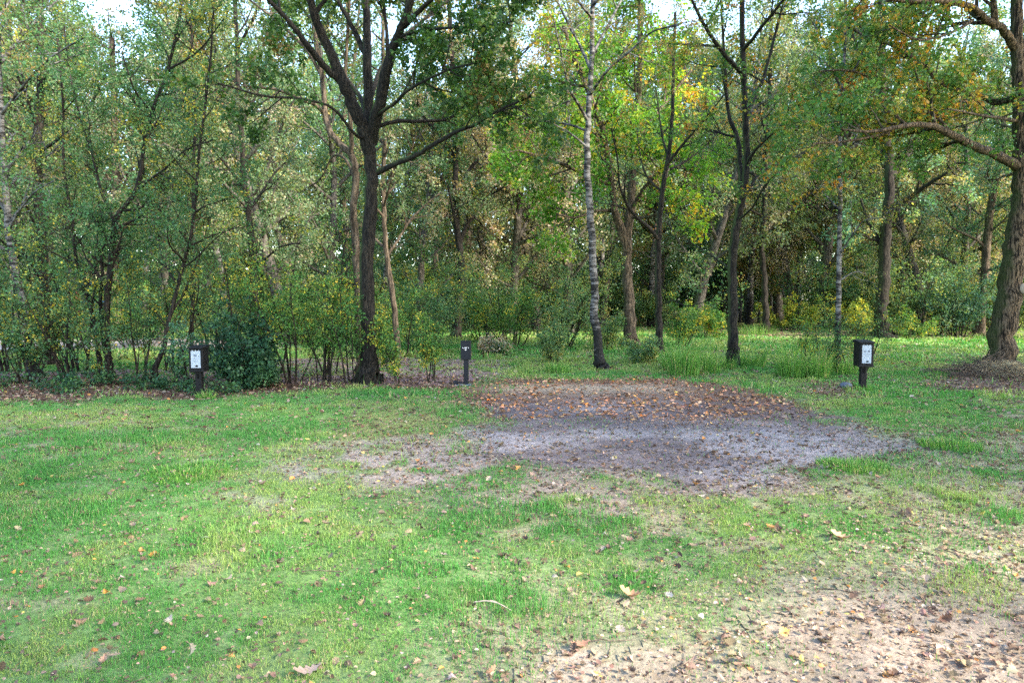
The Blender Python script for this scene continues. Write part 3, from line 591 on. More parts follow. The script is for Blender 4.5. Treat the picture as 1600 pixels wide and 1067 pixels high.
keytree('slim_tree', 'slim dark tree with raised forked limbs between the leaning birch and the left pedestal', 'tree', (172, 592), 14.4, [
    ([(172, 594), (168, 550), (166, 520), (168, 470), (172, 420), (176, 380), (180, 350), (188, 330), (205, 310), (218, 280), (225, 230), (240, 170), (262, 110), (280, 30), (290, -60)], 12, 4),
    ([(178, 352), (170, 325, .2), (158, 300, .3), (150, 265, .4), (142, 235, .5), (130, 200, .6), (110, 120, .9), (100, 40, 1)], 5, 2), ([(168, 415), (150, 405, -.3), (130, 385, -.5), (112, 360, -.8), (90, 345, -1)], 4, 1.5),
    ([(215, 300), (235, 280, -.3), (260, 262, -.7), (290, 235, -1), (330, 220, -1.4)], 4, 1.5), ([(230, 215), (250, 190, .4), (300, 160, .9), (340, 140, 1.3)], 4, 1.5), ([(240, 180), (210, 140, -.6), (190, 80, -1)], 4, 1.5), ([(262, 110), (310, 80, -.5), (350, 30, -1)], 4, 1.5)],
    SP_S, M_DARK, dict(per=11, size=.065, spread=.08, pal=P_SAP), 8)
keytree('slim_tree', 'slim stem standing close left of the raised forked tree', 'tree', (158, 588), 14.8, [
    ([(160, 590), (152, 540), (146, 500), (138, 470), (125, 440), (118, 400), (112, 340), (100, 260), (98, 160), (90, 60)], 8, 3),
    ([(165, 552, .2), (160, 520, .2), (157, 470, 0), (160, 430, -.2), (158, 395, -.3), (165, 370, -.4), (150, 300, -.5)], 7, 2)],
    SP_S, M_DARK, dict(per=10, size=.065, spread=.08, pal=P_SAP), 6)
keytree('slim_tree', 'slanting stem leaning right over the left pedestal', 'tree', (241, 598), 13.9, [
    ([(241, 600), (243, 575), (255, 545), (262, 510), (272, 470), (285, 420), (298, 370), (305, 320), (310, 250), (320, 170), (330, 80), (335, -20)], 9, 3),
    ([(262, 512), (245, 490, .3), (225, 470, .6), (200, 455, .9)], 2.5, 1), ([(285, 420), (310, 400, -.3), (340, 370, -.6), (375, 350, -.9)], 3, 1)],
    SP_S, M_DARK, dict(per=11, size=.06, spread=.08, pal=P_SAP), 7)
keytree('slim_tree', 'thin upright stem behind the slanting one by the left pedestal', 'tree', (300, 560), 18, [
    ([(300, 562), (300, 500), (302, 440), (303, 380), (302, 330), (302, 260), (305, 180), (300, 80), (298, -20)], 7, 3)],
    SP_S, M_DARK, dict(per=11, size=.08, spread=.09, pal=P_OLIVE), 6)
keytree('oak_tree', 'dark broken limbed trunk behind the yellow leaved saplings', 'tree', (398, 540), 20, [
    ([(400, 542), (399, 500), (396, 440), (392, 380), (388, 330), (380, 280), (378, 220), (372, 150), (370, 60), (365, -40)], 14, 5, 'bare'),
    ([(396, 420), (420, 400, -.3), (440, 385, -.6), (470, 380, -1)], 4, 2), ([(388, 330), (410, 300, .3), (430, 270, .7), (460, 240, 1)], 5, 2), ([(380, 290), (355, 260, -.3), (330, 230, -.7), (300, 200, -1)], 5, 2),
    ([(376, 200), (400, 150, .5), (420, 90, 1)], 5, 2), ([(374, 170), (340, 120, -.5), (310, 60, -1)], 5, 2), ([(370, 80), (400, 20, -.5), (420, -40, -.8)], 5, 2), ([(394, 400), (370, 380, -.5), (345, 355, -1), (320, 340, -1.4)], 3, 1.5)],
    {**SP_S, 'lv': [(2, .2, 1.5, 55, .15), (5, .15, .9, 45, .1), (5, .1, .4, 45, 0)]}, M_DARK, dict(per=11, size=.085, spread=.09, pal=P_OLIVE), 9)
keytree('oak_tree', 'thick trunk half hidden behind the slim stems at left', 'tree', (184, 532), 27, [
    ([(184, 534), (180, 480), (178, 420), (182, 340), (180, 260), (178, 160), (175, 60)], 20, 8)],
    {**SP_S, 'lv': [(1.8, .25, 2.6, 55, .15), (5, .15, 1.3, 45, .1), (5, .1, .5, 45, 0)]}, M_BROWN, dict(per=11, size=.13, spread=.12, pal=P_OLIVE + P_TAN[:1]), 8)

exec_marker = 0
# ================================================================ SHRUBS AND SAPLINGS (several stems each)
def bush(name, label, cat, px, Y, h, stems, spread, pal, size=.06, per=9, lv=None, bark=None, lean=(0, 0), T='hex', group=None, low=.15, clump=.7, flat=.5, sp=.06, x=None):
    xx = (px - 800) / F * Y if x is None else x
    root = thing(name, label, cat, (xx, Y, h1(xx, Y) - .02), group)
    W = Wood(); spec = dict(lv=lv or [(7, low, h * .32, 50, .2), (5, .15, h * .16, 45, .1)])
    for i in range(stems):
        a = RNG.random() * 6.28; r = spread * math.sqrt(RNG.random()); b = np.array([math.cos(a) * r * .35, math.sin(a) * r * .35, 0.])
        d = norm(np.array([math.cos(a) * r + lean[0], math.sin(a) * r + lean[1], h * .9]))
        L = h * RNG.uniform(.55, 1.15); P = shoot(b, d, L, 8, .09, .0); r0 = .008 + .006 * L * RNG.uniform(.7, 1.3)
        R = np.linspace(r0, .004, len(P)); W.tube(P, R, 5); grow(W, P, R, spec)
    obj('stems', W.mesh('stems', bark or M_DARK), root)['kind'] = 'stuff'
    obj('foliage', leaves('foliage', W, per, size, sp, pal, T, clump, flat), root)
    return root
def copytree(o, loc, rz, s, label, group=None):
    r = o.copy(); COL.objects.link(r); r.location = loc; r.rotation_euler = (0, 0, rz); r.scale = s if hasattr(s, '__len__') else (s, s, s)
    r['label'] = label
    if group: r['group'] = group
    for ch in o.children:
        c = ch.copy(); COL.objects.link(c); c.parent = r
    return r
# hazel-like saplings in the thicket row behind the lawn (photo x, depth, height, stems)
saps = [
    (455, 13.6, 2.3, 5, 'leafy yellow green sapling clump just right of the dark shrub'),
    (395, 14.3, 3.0, 4, 'tall airy sapling behind the dark evergreen shrub'),
    (505, 13.8, 2.1, 6, 'thin stemmed sapling clump left of the tall dark oak'),
    (548, 13.5, 2.2, 4, 'low yellow flecked sapling brushing the foot of the tall dark oak'),
    (430, 15.0, 3.6, 4, 'tall sapling with small round leaves above the dark shrub'),
    (520, 15.0, 3.4, 4, 'tall sapling screening the oak trunk from the left'),
    (628, 13.6, 1.4, 4, 'small spindly sapling at the right foot of the tall dark oak'),
    (672, 13.9, 1.5, 4, 'small yellow leaved sapling arching between the tall oak and the middle pedestal'),
    (40, 13.6, 2.0, 7, 'dense bundle of bare thin stems around the leaning birch'),
    (108, 13.9, 2.4, 5, 'leafy sapling right of the leaning birch'),
    (-30, 13.8, 2.6, 7, 'leafy sapling clump cut off by the left edge of the picture'),
    (160, 13.8, 2.0, 4, 'low leafy sapling at the foot of the slim forked tree'),
    (216, 14.0, 2.2, 4, 'leafy sapling between the slim forked tree and the slanting stem'),
    (20, 15.6, 4.2, 5, 'tall dark sapling behind the leaning birch'),
    (130, 15.8, 4.4, 5, 'tall dense sapling rising behind the slim stems'),
    (262, 15.8, 3.8, 4, 'tall sapling behind the left pedestal'),
    (345, 16.4, 3.6, 4, 'tall sapling far behind the dark evergreen shrub'),
]
for i, (px, Y, h, n, lab) in enumerate(saps):
    bush('sapling', lab, 'sapling', px, Y, h, n, .5 if h < 2.5 else .8, P_HAZ if px > 380 else P_SAP + [K(.4, .5, .42, .05)], .06, 8, lv=[(8, .25 if h < 2.6 else .3, h * .26, 55, .15), (5, .15, h * .13, 45, .0)], sp=.05)
# the dark evergreen shrub behind the left pedestal
bush('evergreen_shrub', 'dense dark glossy evergreen shrub beside the left pedestal', 'shrub', 366, 12.9, 1.4, 13, .58, P_RHO, .08, 8, lv=[(9, .08, .45, 60, .1), (5, .2, .26, 50, 0)], low=.05, sp=.05)
bush('evergreen_shrub', 'lower dark leafy shrub spilling right of the dense evergreen one', 'shrub', 412, 12.8, .8, 8, .5, P_RHO + P_SAP[:1], .075, 10, lv=[(7, .1, .32, 60, .1), (4, .2, .18, 50, 0)], sp=.05)
bush('evergreen_shrub', 'dark bluish shrub rising left of the left pedestal', 'shrub', 290, 13.6, 1.4, 6, .6, P_TEAL[:2] + P_SAP[:2], .07, 6, lv=[(7, .1, .4, 60, .1), (4, .2, .2, 50, 0)], sp=.05)
# brambles along the edge
for i, (px, Y, h, lab) in enumerate([(75, 12.9, .35, 'low bramble patch below the leaning birch'), (110, 12.4, .28, 'bramble tongue spreading onto the lawn at left'), (140, 13.3, .5, 'taller bramble tuft at the foot of the slim stems'), (215, 12.7, .25, 'flat bramble on the leaf litter between the slim stems'), (255, 12.9, .35, 'bramble by the foot of the slanting stem'), (15, 13.4, .4, 'bramble at the left edge below the birch'), (300, 12.2, .25, 'small bramble curling round the left pedestal base'), (195, 13.6, .4, 'bramble behind the flat one, beyond the litter'), (345, 12.0, .22, 'creeping bramble in front of the evergreen shrub')]):
    bush('bramble', lab, 'bramble', px, Y, h, 6, .7, P_RHO[:2] + P_SAP[:2], .075, 6, lv=[(5, .1, .26, 60, 0)], sp=.06, flat=.9)
# shrubs round the far edge of the pitch and right side
mid = [
    (800, 24, 2.6, 12, 1.6, P_HAZ, .10, 'broad yellow green shrub behind the middle of the pitch'),
    (870, 23, 2.9, 12, 1.6, P_MID, .10, 'broad green shrub left of the upright birch'),
    (760, 27, 3.0, 12, 1.8, P_MID, .11, 'leafy shrub right of the forked tree behind the middle pedestal'),
    (948, 22.5, 1.3, 8, .9, P_MID, .09, 'shrub between the upright birch and the chestnut trunk'),
    (1060, 24, 1.7, 7, 1.0, P_HAZ, .09, 'airy yellow green shrub right of the thin dark tree'),
    (1100, 30, 1.6, 8, 1.2, P_HAZ, .12, 'yellow leaved shrub left of the slim dark trunk far back'),
    (660, 22, 2.4, 10, 1.3, P_SAP, .09, 'dark leafy shrub between the two trunks behind the middle pedestal'),
    (620, 20, 2.2, 8, 1.2, P_HAZ, .08, 'leafy shrub right of the tall dark oak'),
    (1240, 34, 1.7, 9, 1.4, P_YEL, .13, 'bright yellow shrub behind the slender birch'),
    (1300, 36, 4.0, 12, 2.0, P_MID, .15, 'large green shrub far behind the slender birch'),
    (1450, 31, 3.6, 14, 2.0, P_MID, .14, 'large green shrub right of the thick forked oak'),
    (1500, 30, 2.8, 14, 1.8, P_TEAL, .13, 'dark bluish shrub left of the leaning oak'),
    (1340, 30, 1.8, 10, 1.4, P_YEL, .10, 'low yellow shrub at the foot of the thick forked oak'),
    (1420, 29, 1.2, 9, 1.2, P_HAZ, .09, 'low shrub on the far edge of the right lawn'),
    (1640, 30, 3.4, 12, 2.0, P_MID, .14, 'shrub at the right edge behind the leaning oak'),
    (770, 20.5, .55, 12, .9, P_TAN[:2] + P_MID[:1], .09, 'low pale heap of cut leafy branches behind the middle pedestal'),
    (1290, 15.4, 1.5, 5, .5, P_SAP, .045, 'spindly shrub at the foot of the slender birch'),
    (1340, 15.7, 1.7, 4, .6, P_SAP, .045, 'thin upright shoots right of the slender birch'),
    (1255, 18.5, 1.2, 4, .6, P_HAZ, .05, 'sparse small shrub between the dark trunk and slender birch'),
    (870, 17.6, 1.0, 8, .8, P_MID, .07, 'small green shrub just left of the birch foot'),
    (1008, 18.0, .8, 8, .8, P_MID, .07, 'small green shrub just right of the birch foot'),
    (560, 24, 2.6, 10, 1.6, P_MID, .10, 'green shrub beyond the dirt road behind the oak'),
    (470, 25, 2.4, 10, 1.6, P_HAZ, .10, 'green shrub beyond the dirt road behind the saplings'),
    (330, 26, 2.4, 10, 1.6, P_SAP, .10, 'green shrub far beyond the left pedestal'),
    (100, 22, 2.6, 10, 1.6, P_SAP, .10, 'dark green shrub beyond the slim stems at left'),
    (-40, 20, 3.0, 10, 1.6, P_SAP, .10, 'dark green shrub beyond the leaning birch at left'),
    (220, 24, 2.2, 10, 1.6, P_HAZ, .10, 'green shrub beyond the slanting stem'),
]
for (px, Y, h, n, spd, pal, sz, lab) in mid:
    bush('shrub', lab, 'shrub', px, Y, h, n, spd, pal, sz, 9 if h > 1.3 else 7, T='rho' if Y > 19 else 'hex', sp=.05 + .02 * h)

# ================================================================ TREES OF THE WOOD BEYOND
def proto(name, label, cat, h, r0, cb, L, nl, pal, bark, size, per, shape, lv2=(6, 6), up=.15, lean=.0, T='rho', spread=.16, dead=0, sub=.5, flat=.4):
    root = thing(name, label, cat, (0, 0, 0)); W = Wood()
    P = shoot(np.array([0, 0, -.1]), np.array([lean, 0, 1.]), h, 12, .05, .1); R = r0 * (1 - np.linspace(0, 1, 12)) ** .8 + .02; R[0] *= 1.35
    W.tube(P, R, 9, .08)
    grow(W, P, R, dict(lv=[(nl, cb, L, 62, up), (lv2[0], .15, L * sub, 48, .1), (lv2[1], .1, L * sub * .42, 45, 0)], shape=shape))
    obj('trunk', W.mesh('trunk', bark), root); obj('crown', leaves('crown', W, per, size, spread, pal, T, flat=flat), root)
    return root
rnd = lambda t: .45 + .75 * math.sin(math.pi * min(1, t * .9 + .12))
con = lambda t: 1.1 - .85 * t
M_GREYB = barkmat('grey_bark', (0.03, 0.027, 0.024), (0.15, 0.135, 0.115), 0.6, mosscol=(.07, .09, .04))
PR = [
    proto('oak_tree', '', 'tree', 14, .22, .10, 3.4, 24, P_OLIVE, M_GREYB, .15, 14, rnd),
    proto('oak_tree', '', 'tree', 15, .20, .12, 3.2, 24, P_MID, M_GREYB, .15, 14, rnd),
    proto('birch_tree', '', 'tree', 15, .13, .22, 2.4, 24, P_BIRCH, M_BIRCH, .12, 14, rnd, up=.4),
    proto('beech_tree', '', 'tree', 13, .18, .08, 3.2, 22, P_TAN, M_GREYB, .13, 16, rnd),
    proto('pine_tree', '', 'tree', 16, .20, .10, 2.9, 28, P_TEAL, M_BROWN, .15, 13, con, up=-.1),
    proto('oak_tree', '', 'tree', 12, .15, .08, 3.0, 24, P_SAP, M_GREYB, .14, 14, rnd),
]
KIND = ['oak', 'green oak', 'birch', 'tan leaved beech', 'bluish pine', 'dark leaved oak']
SHP = [bush('shrub', '', 'shrub', 0, 10, 2.6, 12, 1.8, p, .14, 10, T='rho', sp=.11, x=0) for p in (P_MID, P_SAP, P_TEAL, P_YEL)]
used = set()
def place(src, ki, px, Y, s, lab, group=None, z=0):
    x = (px - 800) / F * Y; loc = (x, Y, h1(x, Y) - .05)
    if id(src) not in used:
        used.add(id(src)); src.location = loc; src.scale = (s, s, s); src.rotation_euler = (0, 0, RNG.random() * 6.28); src['label'] = lab
        if group: src['group'] = group
        return src
    return copytree(src, loc, RNG.random() * 6.28, (s * RNG.uniform(.9, 1.1), s * RNG.uniform(.9, 1.1), s), lab, group)
MARK = [(0, 'the leaning birch'), (172, 'the slim forked tree'), (310, 'the left pedestal'), (398, 'the dark evergreen shrub'), (577, 'the tall dark oak'), (714, 'the middle pedestal'), (830, 'the left end of the pitch'), (925, 'the upright birch'), (985, 'the chestnut'), (1147, 'the trunk at the pitch corner'), (1308, 'the slender birch'), (1380, 'the right pedestal'), (1480, 'the thick forked oak'), (1575, 'the leaning oak')]
def lab_for(px, kind, row):
    n = min(MARK, key=lambda m: abs(m[0] - px)); side = 'just left of' if px < n[0] - 14 else ('just right of' if px > n[0] + 14 else 'directly behind')
    return f'{kind} on the {row} of the wood, {side} {n[1]}'
# nearer background trees, placed one by one: (photo x, depth, prototype, scale)
mids = [(800, 33, 3, .95), (765, 36, 3, .9), (840, 37, 3, 1.0), (890, 34, 0, .9), (650, 30, 5, .85), (510, 30, 1, .8), (440, 27, 0, .85), (350, 30, 2, .9), (250, 27, 5, .8), (140, 32, 0, .95), (30, 28, 1, .85), (-60, 26, 0, .85),
        (225, 36, 2, 1.0), (1090, 34, 0, .9), (1240, 38, 3, .9), (1320, 40, 2, 1.0), (1440, 36, 0, .9), (1500, 38, 3, .9), (1530, 33, 4, .8), (1620, 34, 1, .9), (1690, 28, 0, .9), (600, 34, 2, .9), (940, 40, 1, .9), (1040, 42, 5, .95), (1170, 44, 2, 1.0), (1275, 37, 1, 1.1), (1215, 50, 0, 1.25), (1400, 44, 4, .95)]
seen = {}
def uniq(l, px, Y):
    k = seen.get(l, 0); seen[l] = k + 1
    return l if not k else l + [' , a little deeper in', ', deeper in again', ', deepest of its kind there'][min(k - 1, 2)].replace(' ,', ',')
for px, Y, k, s in mids: place(PR[k], k, px, Y, s * 1.25, uniq(lab_for(px, KIND[k], 'near edge').replace(' on the near edge of the wood', ' at the wood edge'), px, Y))
# the wood itself
GN = {0: 'olive oaks deep in the wood', 1: 'green oaks deep in the wood', 2: 'birches deep in the wood', 3: 'tan beeches deep in the wood', 4: 'bluish pines deep in the wood', 5: 'dark leaved oaks deep in the wood'}
GL = {0: 'olive leaved oak deep in the wood beyond the clearing', 1: 'green oak deep in the wood beyond the clearing', 2: 'pale stemmed birch deep in the wood beyond the clearing', 3: 'tan leaved beech deep in the wood beyond the clearing', 4: 'bluish pine deep in the wood beyond the clearing', 5: 'dark leaved oak deep in the wood beyond the clearing'}
rows = [(44, 17), (52, 19), (62, 20), (74, 20)]
for Y, n in rows:
    for i in range(n):
        px = -150 + 1900 * (i + .5 + RNG.uniform(-.35, .35)) / n; k = int(RNG.choice(6, p=[.22, .24, .19, .07, .14, .14]))
        place(PR[k], k, px, Y + RNG.uniform(-4, 4), RNG.uniform(1.15, 1.5) * (1 + (Y - 46) * .006), GL[k], GN[k])
for i, (px, Y, s) in enumerate([(1156, 47, .62), (1172, 49, .7), (1186, 46, .6), (1206, 48, .66), (1214, 50, .7), (1228, 47, .6)]): place(PR[2], 2, px, Y, s, 'thin white birch stem seen through the glade beside the trunk at the pitch corner', 'thin white birches beyond the glade')
SL = ['green shrub in the undergrowth at the edge of the wood', 'dark shrub in the undergrowth at the edge of the wood', 'bluish shrub in the undergrowth at the edge of the wood', 'yellowish shrub in the undergrowth at the edge of the wood']
for Y, n, p in [(38, 14, [.5, .2, .25, .05]), (45, 16, [.45, .2, .28, .07]), (54, 18, [.4, .2, .32, .08]), (66, 20, [.4, .2, .32, .08])]:
    for i in range(n):
        px = -150 + 1900 * (i + .5 + RNG.uniform(-.4, .4)) / n; k = int(RNG.choice(4, p=p))
        if 1120 < px < 1290 and Y < 50: continue
        place(SHP[k], k, px, Y + RNG.uniform(-3, 3), RNG.uniform(.8, 1.35) * (1.1 if Y < 50 else 2.1), SL[k], ['green', 'dark', 'bluish', 'yellowish'][k] + ' shrubs at the edge of the wood')
# unseen tall oaks added on the sunny side to keep the lawn in shade
RNG_KEEP = RNG; RNG = np.random.default_rng(5)
SH = proto('oak_tree', 'tall high crowned oak out of view, added to shade the clearing', 'tree', 18, .26, .56, 4.0, 24, P_OLIVE, M_DARK, .24, 12, rnd)
for i, (x, y, s) in enumerate([(9.0, -9.5, 1), (11.3, -5.3, 1.02), (12.7, -1.4, 1.0), (13.2, 3.4, 1.03), (17.0, 5.4, 1), (19, 9.4, 1.05), (21.3, 13.5, 1.0), (5.5, -13.5, 1.0), (18.0, -13.6, 1.1), (14.5, -15.0, 1.05), (22.0, -13.5, 1.2), (26.0, -2.4, 1.1), (27.7, 1.2, 1.05), (29.6, 4.7, 1.1), (31.5, 8.2, 1.05), (33.3, 11.8, 1.1)]):
    if i == 0: SH.location = (x, y, 0); SH['group'] = 'unseen shade oaks along the sunny side'
    else: copytree(SH, (x, y, 0), RNG.random() * 6.28, s, SH['label'], 'unseen shade oaks along the sunny side')
RNG = RNG_KEEP
# farthest woodland reads as one mass
def far_wood():
    n = 170000; x = RNG.uniform(-110, 110, n); y = RNG.uniform(90, 104, n)
    top = 20 + 10 * fbm(x, y * 0, .07, 7, 3) + 5 * fbm(x, y * 0, .3, 9, 2); z = top * RNG.random(n) ** 1.25
    kp = (fbm(x, z, .35, 21, 3) > .36) | (z < 15); x, y, z = x[kp], y[kp], z[kp]; n = len(x)
    r = fbm(x, z, .22, 33, 3); r = (r + .15 * RNG.random(n)).argsort().argsort() / n
    col = palcol(P_SAP[:2] + P_MID + P_OLIVE + P_TEAL[:2], r, n)
    V, Q, c = plant(np.stack([x, y, z], -1), RNG.normal(0, 1, (n, 3)), RNG.normal(0, 1, (n, 3)), RNG.uniform(.35, .8, n), col, RHO, RHOQ)
    tag(obj('distant_woodland', qmesh('distant_woodland', V, Q, c, M_LEAF)), 'distant green woodland closing the view', 'woodland', kind='stuff')
far_wood()

# ================================================================ GRASS, TUFTS, LITTER
def blades(xy, hgt, wid, col, lean=.5, seg2=True):
    n = len(xy); x, y = xy[:, 0], xy[:, 1]; z = H(x, y)
    a = RNG.random(n) * 6.283; b = RNG.random(n) * 6.283; u = np.stack([np.cos(a), np.sin(a), np.zeros(n)], -1); d = np.stack([np.cos(b), np.sin(b), np.zeros(n)], -1)
    ln = (RNG.random(n) * lean)[:, None]; h = hgt[:, None]; wd = wid[:, None]; base = np.stack([x, y, z], -1); up = np.array([[0, 0, 1.]])
    m = base + (up * .6 * (1 - ln * .3) + d * ln * .35) * h; t = base + (up * (1 - ln * .55) + d * ln) * h
    if seg2:
        V = np.stack([base - u * wd * .5, base + u * wd * .5, m + u * wd * .4, m - u * wd * .4, t + u * wd * .06, t - u * wd * .06], 1)
        Q = np.array([[0, 1, 2, 3], [3, 2, 4, 5]]); k = 6
    else:
        V = np.stack([base - u * wd * .5, base + u * wd * .5, t + u * wd * .1, t - u * wd * .1], 1); Q = np.array([[0, 1, 2, 3]]); k = 4
    Q = (Q[None] + (np.arange(n) * k)[:, None, None]).reshape(-1, 4)
    return V.reshape(-1, 3), Q, np.repeat(col, k, 0)
def scatter(y0, y1, dens, margin=1.0, k=.80):
    A = k * (y1 * y1 - y0 * y0) + 2 * margin * (y1 - y0); n = int(A * dens)
    y = np.sqrt(RNG.uniform(y0 * y0, y1 * y1, n)); x = RNG.uniform(-1, 1, n) * (y * k + margin); return np.stack([x, y], -1)
def gcol(x, y, n):
    a = fbm(x, y, .55, 101, 3); b = fbm(x, y, 2.6, 105, 3); t = np.clip((a - .5) * 3.0 + (b - .5) * 2.6 + .40 + RNG.normal(0, .10, n), 0, 1)[:, None]
    c = np.array([.078, .235, .048]) * (1 - t) + np.array([.24, .325, .085]) * t
    dry = (RNG.random(n) < .05 + .12 * sstep(.48, .65, b))[:, None]; c = np.where(dry, np.array([.34, .29, .15]) * np.ones((n, 3)), c)
    return c * RNG.uniform(.8, 1.2, (n, 1))
GV = []; GQ = []; GC = []; off = 0
for (y0, y1, de, h, wd, s2) in [(1.9, 4.0, 12000, .034, .0032, True), (4.0, 7, 6500, .036, .005, True), (7, 11.5, 3000, .042, .009, False), (11.5, 19, 900, .055, .022, False), (19, 42, 140, .08, .06, False)]:
    xy = scatter(y0, y1, de); c, g, l = ground(xy[:, 0], xy[:, 1]); kp = RNG.random(len(xy)) < g; xy = xy[kp]; n = len(xy)
    tall = .55 + 1.0 * sstep(.45, .75, fbm(xy[:, 0], xy[:, 1], 1.1, 111, 3)) + .35 * fbm(xy[:, 0], xy[:, 1], 6, 115, 2)
    V, Q, cc = blades(xy, h * tall * RNG.uniform(.5, 1.5, n), wd * RNG.uniform(.7, 1.3, n), gcol(xy[:, 0], xy[:, 1], n), .95, s2)
    GV.append(V); GQ.append(Q + off); GC.append(cc); off += len(V)
tag(obj('grass', qmesh('grass', np.vstack(GV), np.vstack(GQ), np.vstack(GC), M_GRASS)), 'short green lawn grass', 'grass', kind='stuff')
# fallen leaves
def litter():
    LV = []; LQ = []; LC = []; off = 0
    pal = [K(4, .085, .056, .038), K(5, .16, .108, .072), K(3, .25, .175, .12), K(1.0, .32, .25, .19), K(.25, .42, .2, .06), K(.1, .42, .32, .10)]
    for (y0, y1, de, sz, T) in [(1.9, 5.5, 190, .052, 'l'), (1.9, 5.5, 1500, .022, 'h'), (5.5, 9.5, 150, .055, 'l'), (5.5, 9.5, 750, .03, 'h'), (9.5, 15, 230, .065, 'h'), (15, 22, 70, .09, 'h'), (22, 42, 14, .13, 'h')]:
        xy = scatter(y0, y1, de); c, g, l = ground(xy[:, 0], xy[:, 1]); kp = RNG.random(len(xy)) < l; xy = xy[kp]; n = len(xy)
        z = H(xy[:, 0], xy[:, 1]) + .004 + .014 * RNG.random(n) * (g[kp] > .3) + .012 * RNG.random(n)
        a = RNG.random(n) * 6.28; u = np.stack([np.cos(a), np.sin(a), RNG.normal(0, .22, n)], -1)
        nn = RNG.normal(0, .42, (n, 3)) + [0, 0, 1]; nn[RNG.random(n) < .15] *= [1, 1, -1]
        ln_ = soft('lane', xy[:, 0], xy[:, 1], .5, .4, 1, 10)[:, None]; ap_ = soft('apron', xy[:, 0], xy[:, 1], .5, .3, 1.1, 2)[:, None]; col = palcol(pal, RNG.random(n), n) * (1 + .35 * ln_) * (1 + ap_ * np.array([.75, .35, .1])); size = sz * RNG.uniform(.55, 1.3, n); p = np.stack([xy[:, 0], xy[:, 1], z], -1)
        if T == 'l':
            grp = RNG.integers(0, 4, n)
            for q, (cu, fo) in enumerate([(.2, .12), (.7, .6), (-.35, .3), (.45, -.35)]):
                m = grp == q; TT, TQ = lobed(cu, fo); V, Q, cc = plant(p[m], u[m], nn[m], size[m], col[m], TT * [1.1, 1, .8], TQ)
                LV.append(V); LQ.append(Q + off); LC.append(cc); off += len(V)
        else:
            V, Q, cc = plant(p, u, nn, size, col, HEX * [1, 1, 2.2], HEXQ); LV.append(V); LQ.append(Q + off); LC.append(cc); off += len(V)
    tag(obj('leaf_litter', qmesh('leaf_litter', np.vstack(LV), np.vstack(LQ), np.vstack(LC), M_DRY)), 'brown fallen oak leaves strewn over grass and soil', 'fallen leaves', kind='stuff')
litter()
# twigs and grit
def grit():
    W = Wood()
    for i in range(420):
        y = math.sqrt(RNG.uniform(4, 150)); x = RNG.uniform(-.8, .8) * y; c, g, l = ground(np.array([x]), np.array([y]))
        if RNG.random() > l[0] * 2 + .08: continue
        a = RNG.random() * 6.28; L = RNG.uniform(.06, .28); P = shoot(np.array([x, y, h1(x, y) + .012]), np.array([math.cos(a), math.sin(a), .03]), L, 5, .14); P[:, 2] = np.maximum(P[:, 2], h1(x, y) + .008)
        W.tube(P, np.linspace(.004, .0018, 5), 4)
    tag(obj('twig_litter', W.mesh('twig_litter', M_TWIG)), 'thin fallen twigs scattered over the ground', 'twigs', kind='stuff')
grit()
# a few single leaves and a twig that stand out in the foreground
def bigleaf(px, py, size, rz, col, lab, cu=.5, fo=.25):
    g = gp(px, py); TT, TQ = lobed(cu, fo); V = TT.copy(); V[:, 0] *= 1.15; V = V * size; V[:, 1] -= size / 2
    o = obj('fallen_leaf', qmesh('fallen_leaf', V, TQ, np.tile(np.array(col), (len(V), 1)) * RNG.uniform(.8, 1.2, (len(V), 1)), M_DRY, True), None, (g[0], g[1], h1(*g) + .018)); o.rotation_euler = (.06, .08, rz)
    tag(o, lab, 'leaf')
bigleaf(480, 1052, .125, 2.1, (.36, .25, .19), 'large pale oak leaf at the bottom edge left of centre', .4, .1)
bigleaf(1313, 846, .14, .7, (.38, .24, .14), 'large tan oak leaf on grass below the right end of the pitch')
bigleaf(985, 935, .13, 1.2, (.36, .20, .11), 'orange tan oak leaf where grass thins towards the lane', .7, .3)
bigleaf(907, 1010, .10, 2.0, (.36, .18, .11), 'round reddish leaf lying on bare soil near the bottom', .3, .1)
W = Wood(); g = gp(768, 952); P = smooth_line(np.array([[-.10, .06, .01], [-.03, .035, .03], [.04, .0, .03], [.11, -.045, .012]]), 3); W.tube(P, np.linspace(.0045, .0025, len(P)), 6); W.tube(P[4:7] + [0, .004, .004], [.0025, .002, .0015], 4)
tag(obj('fallen_twig', W.mesh('fallen_twig', plain('pale_twig', (.42, .32, .25), .8, .1)), None, (g[0], g[1], h1(*g) + .012)), 'pale bent twig lying on the thin grass near the bottom centre', 'twig')
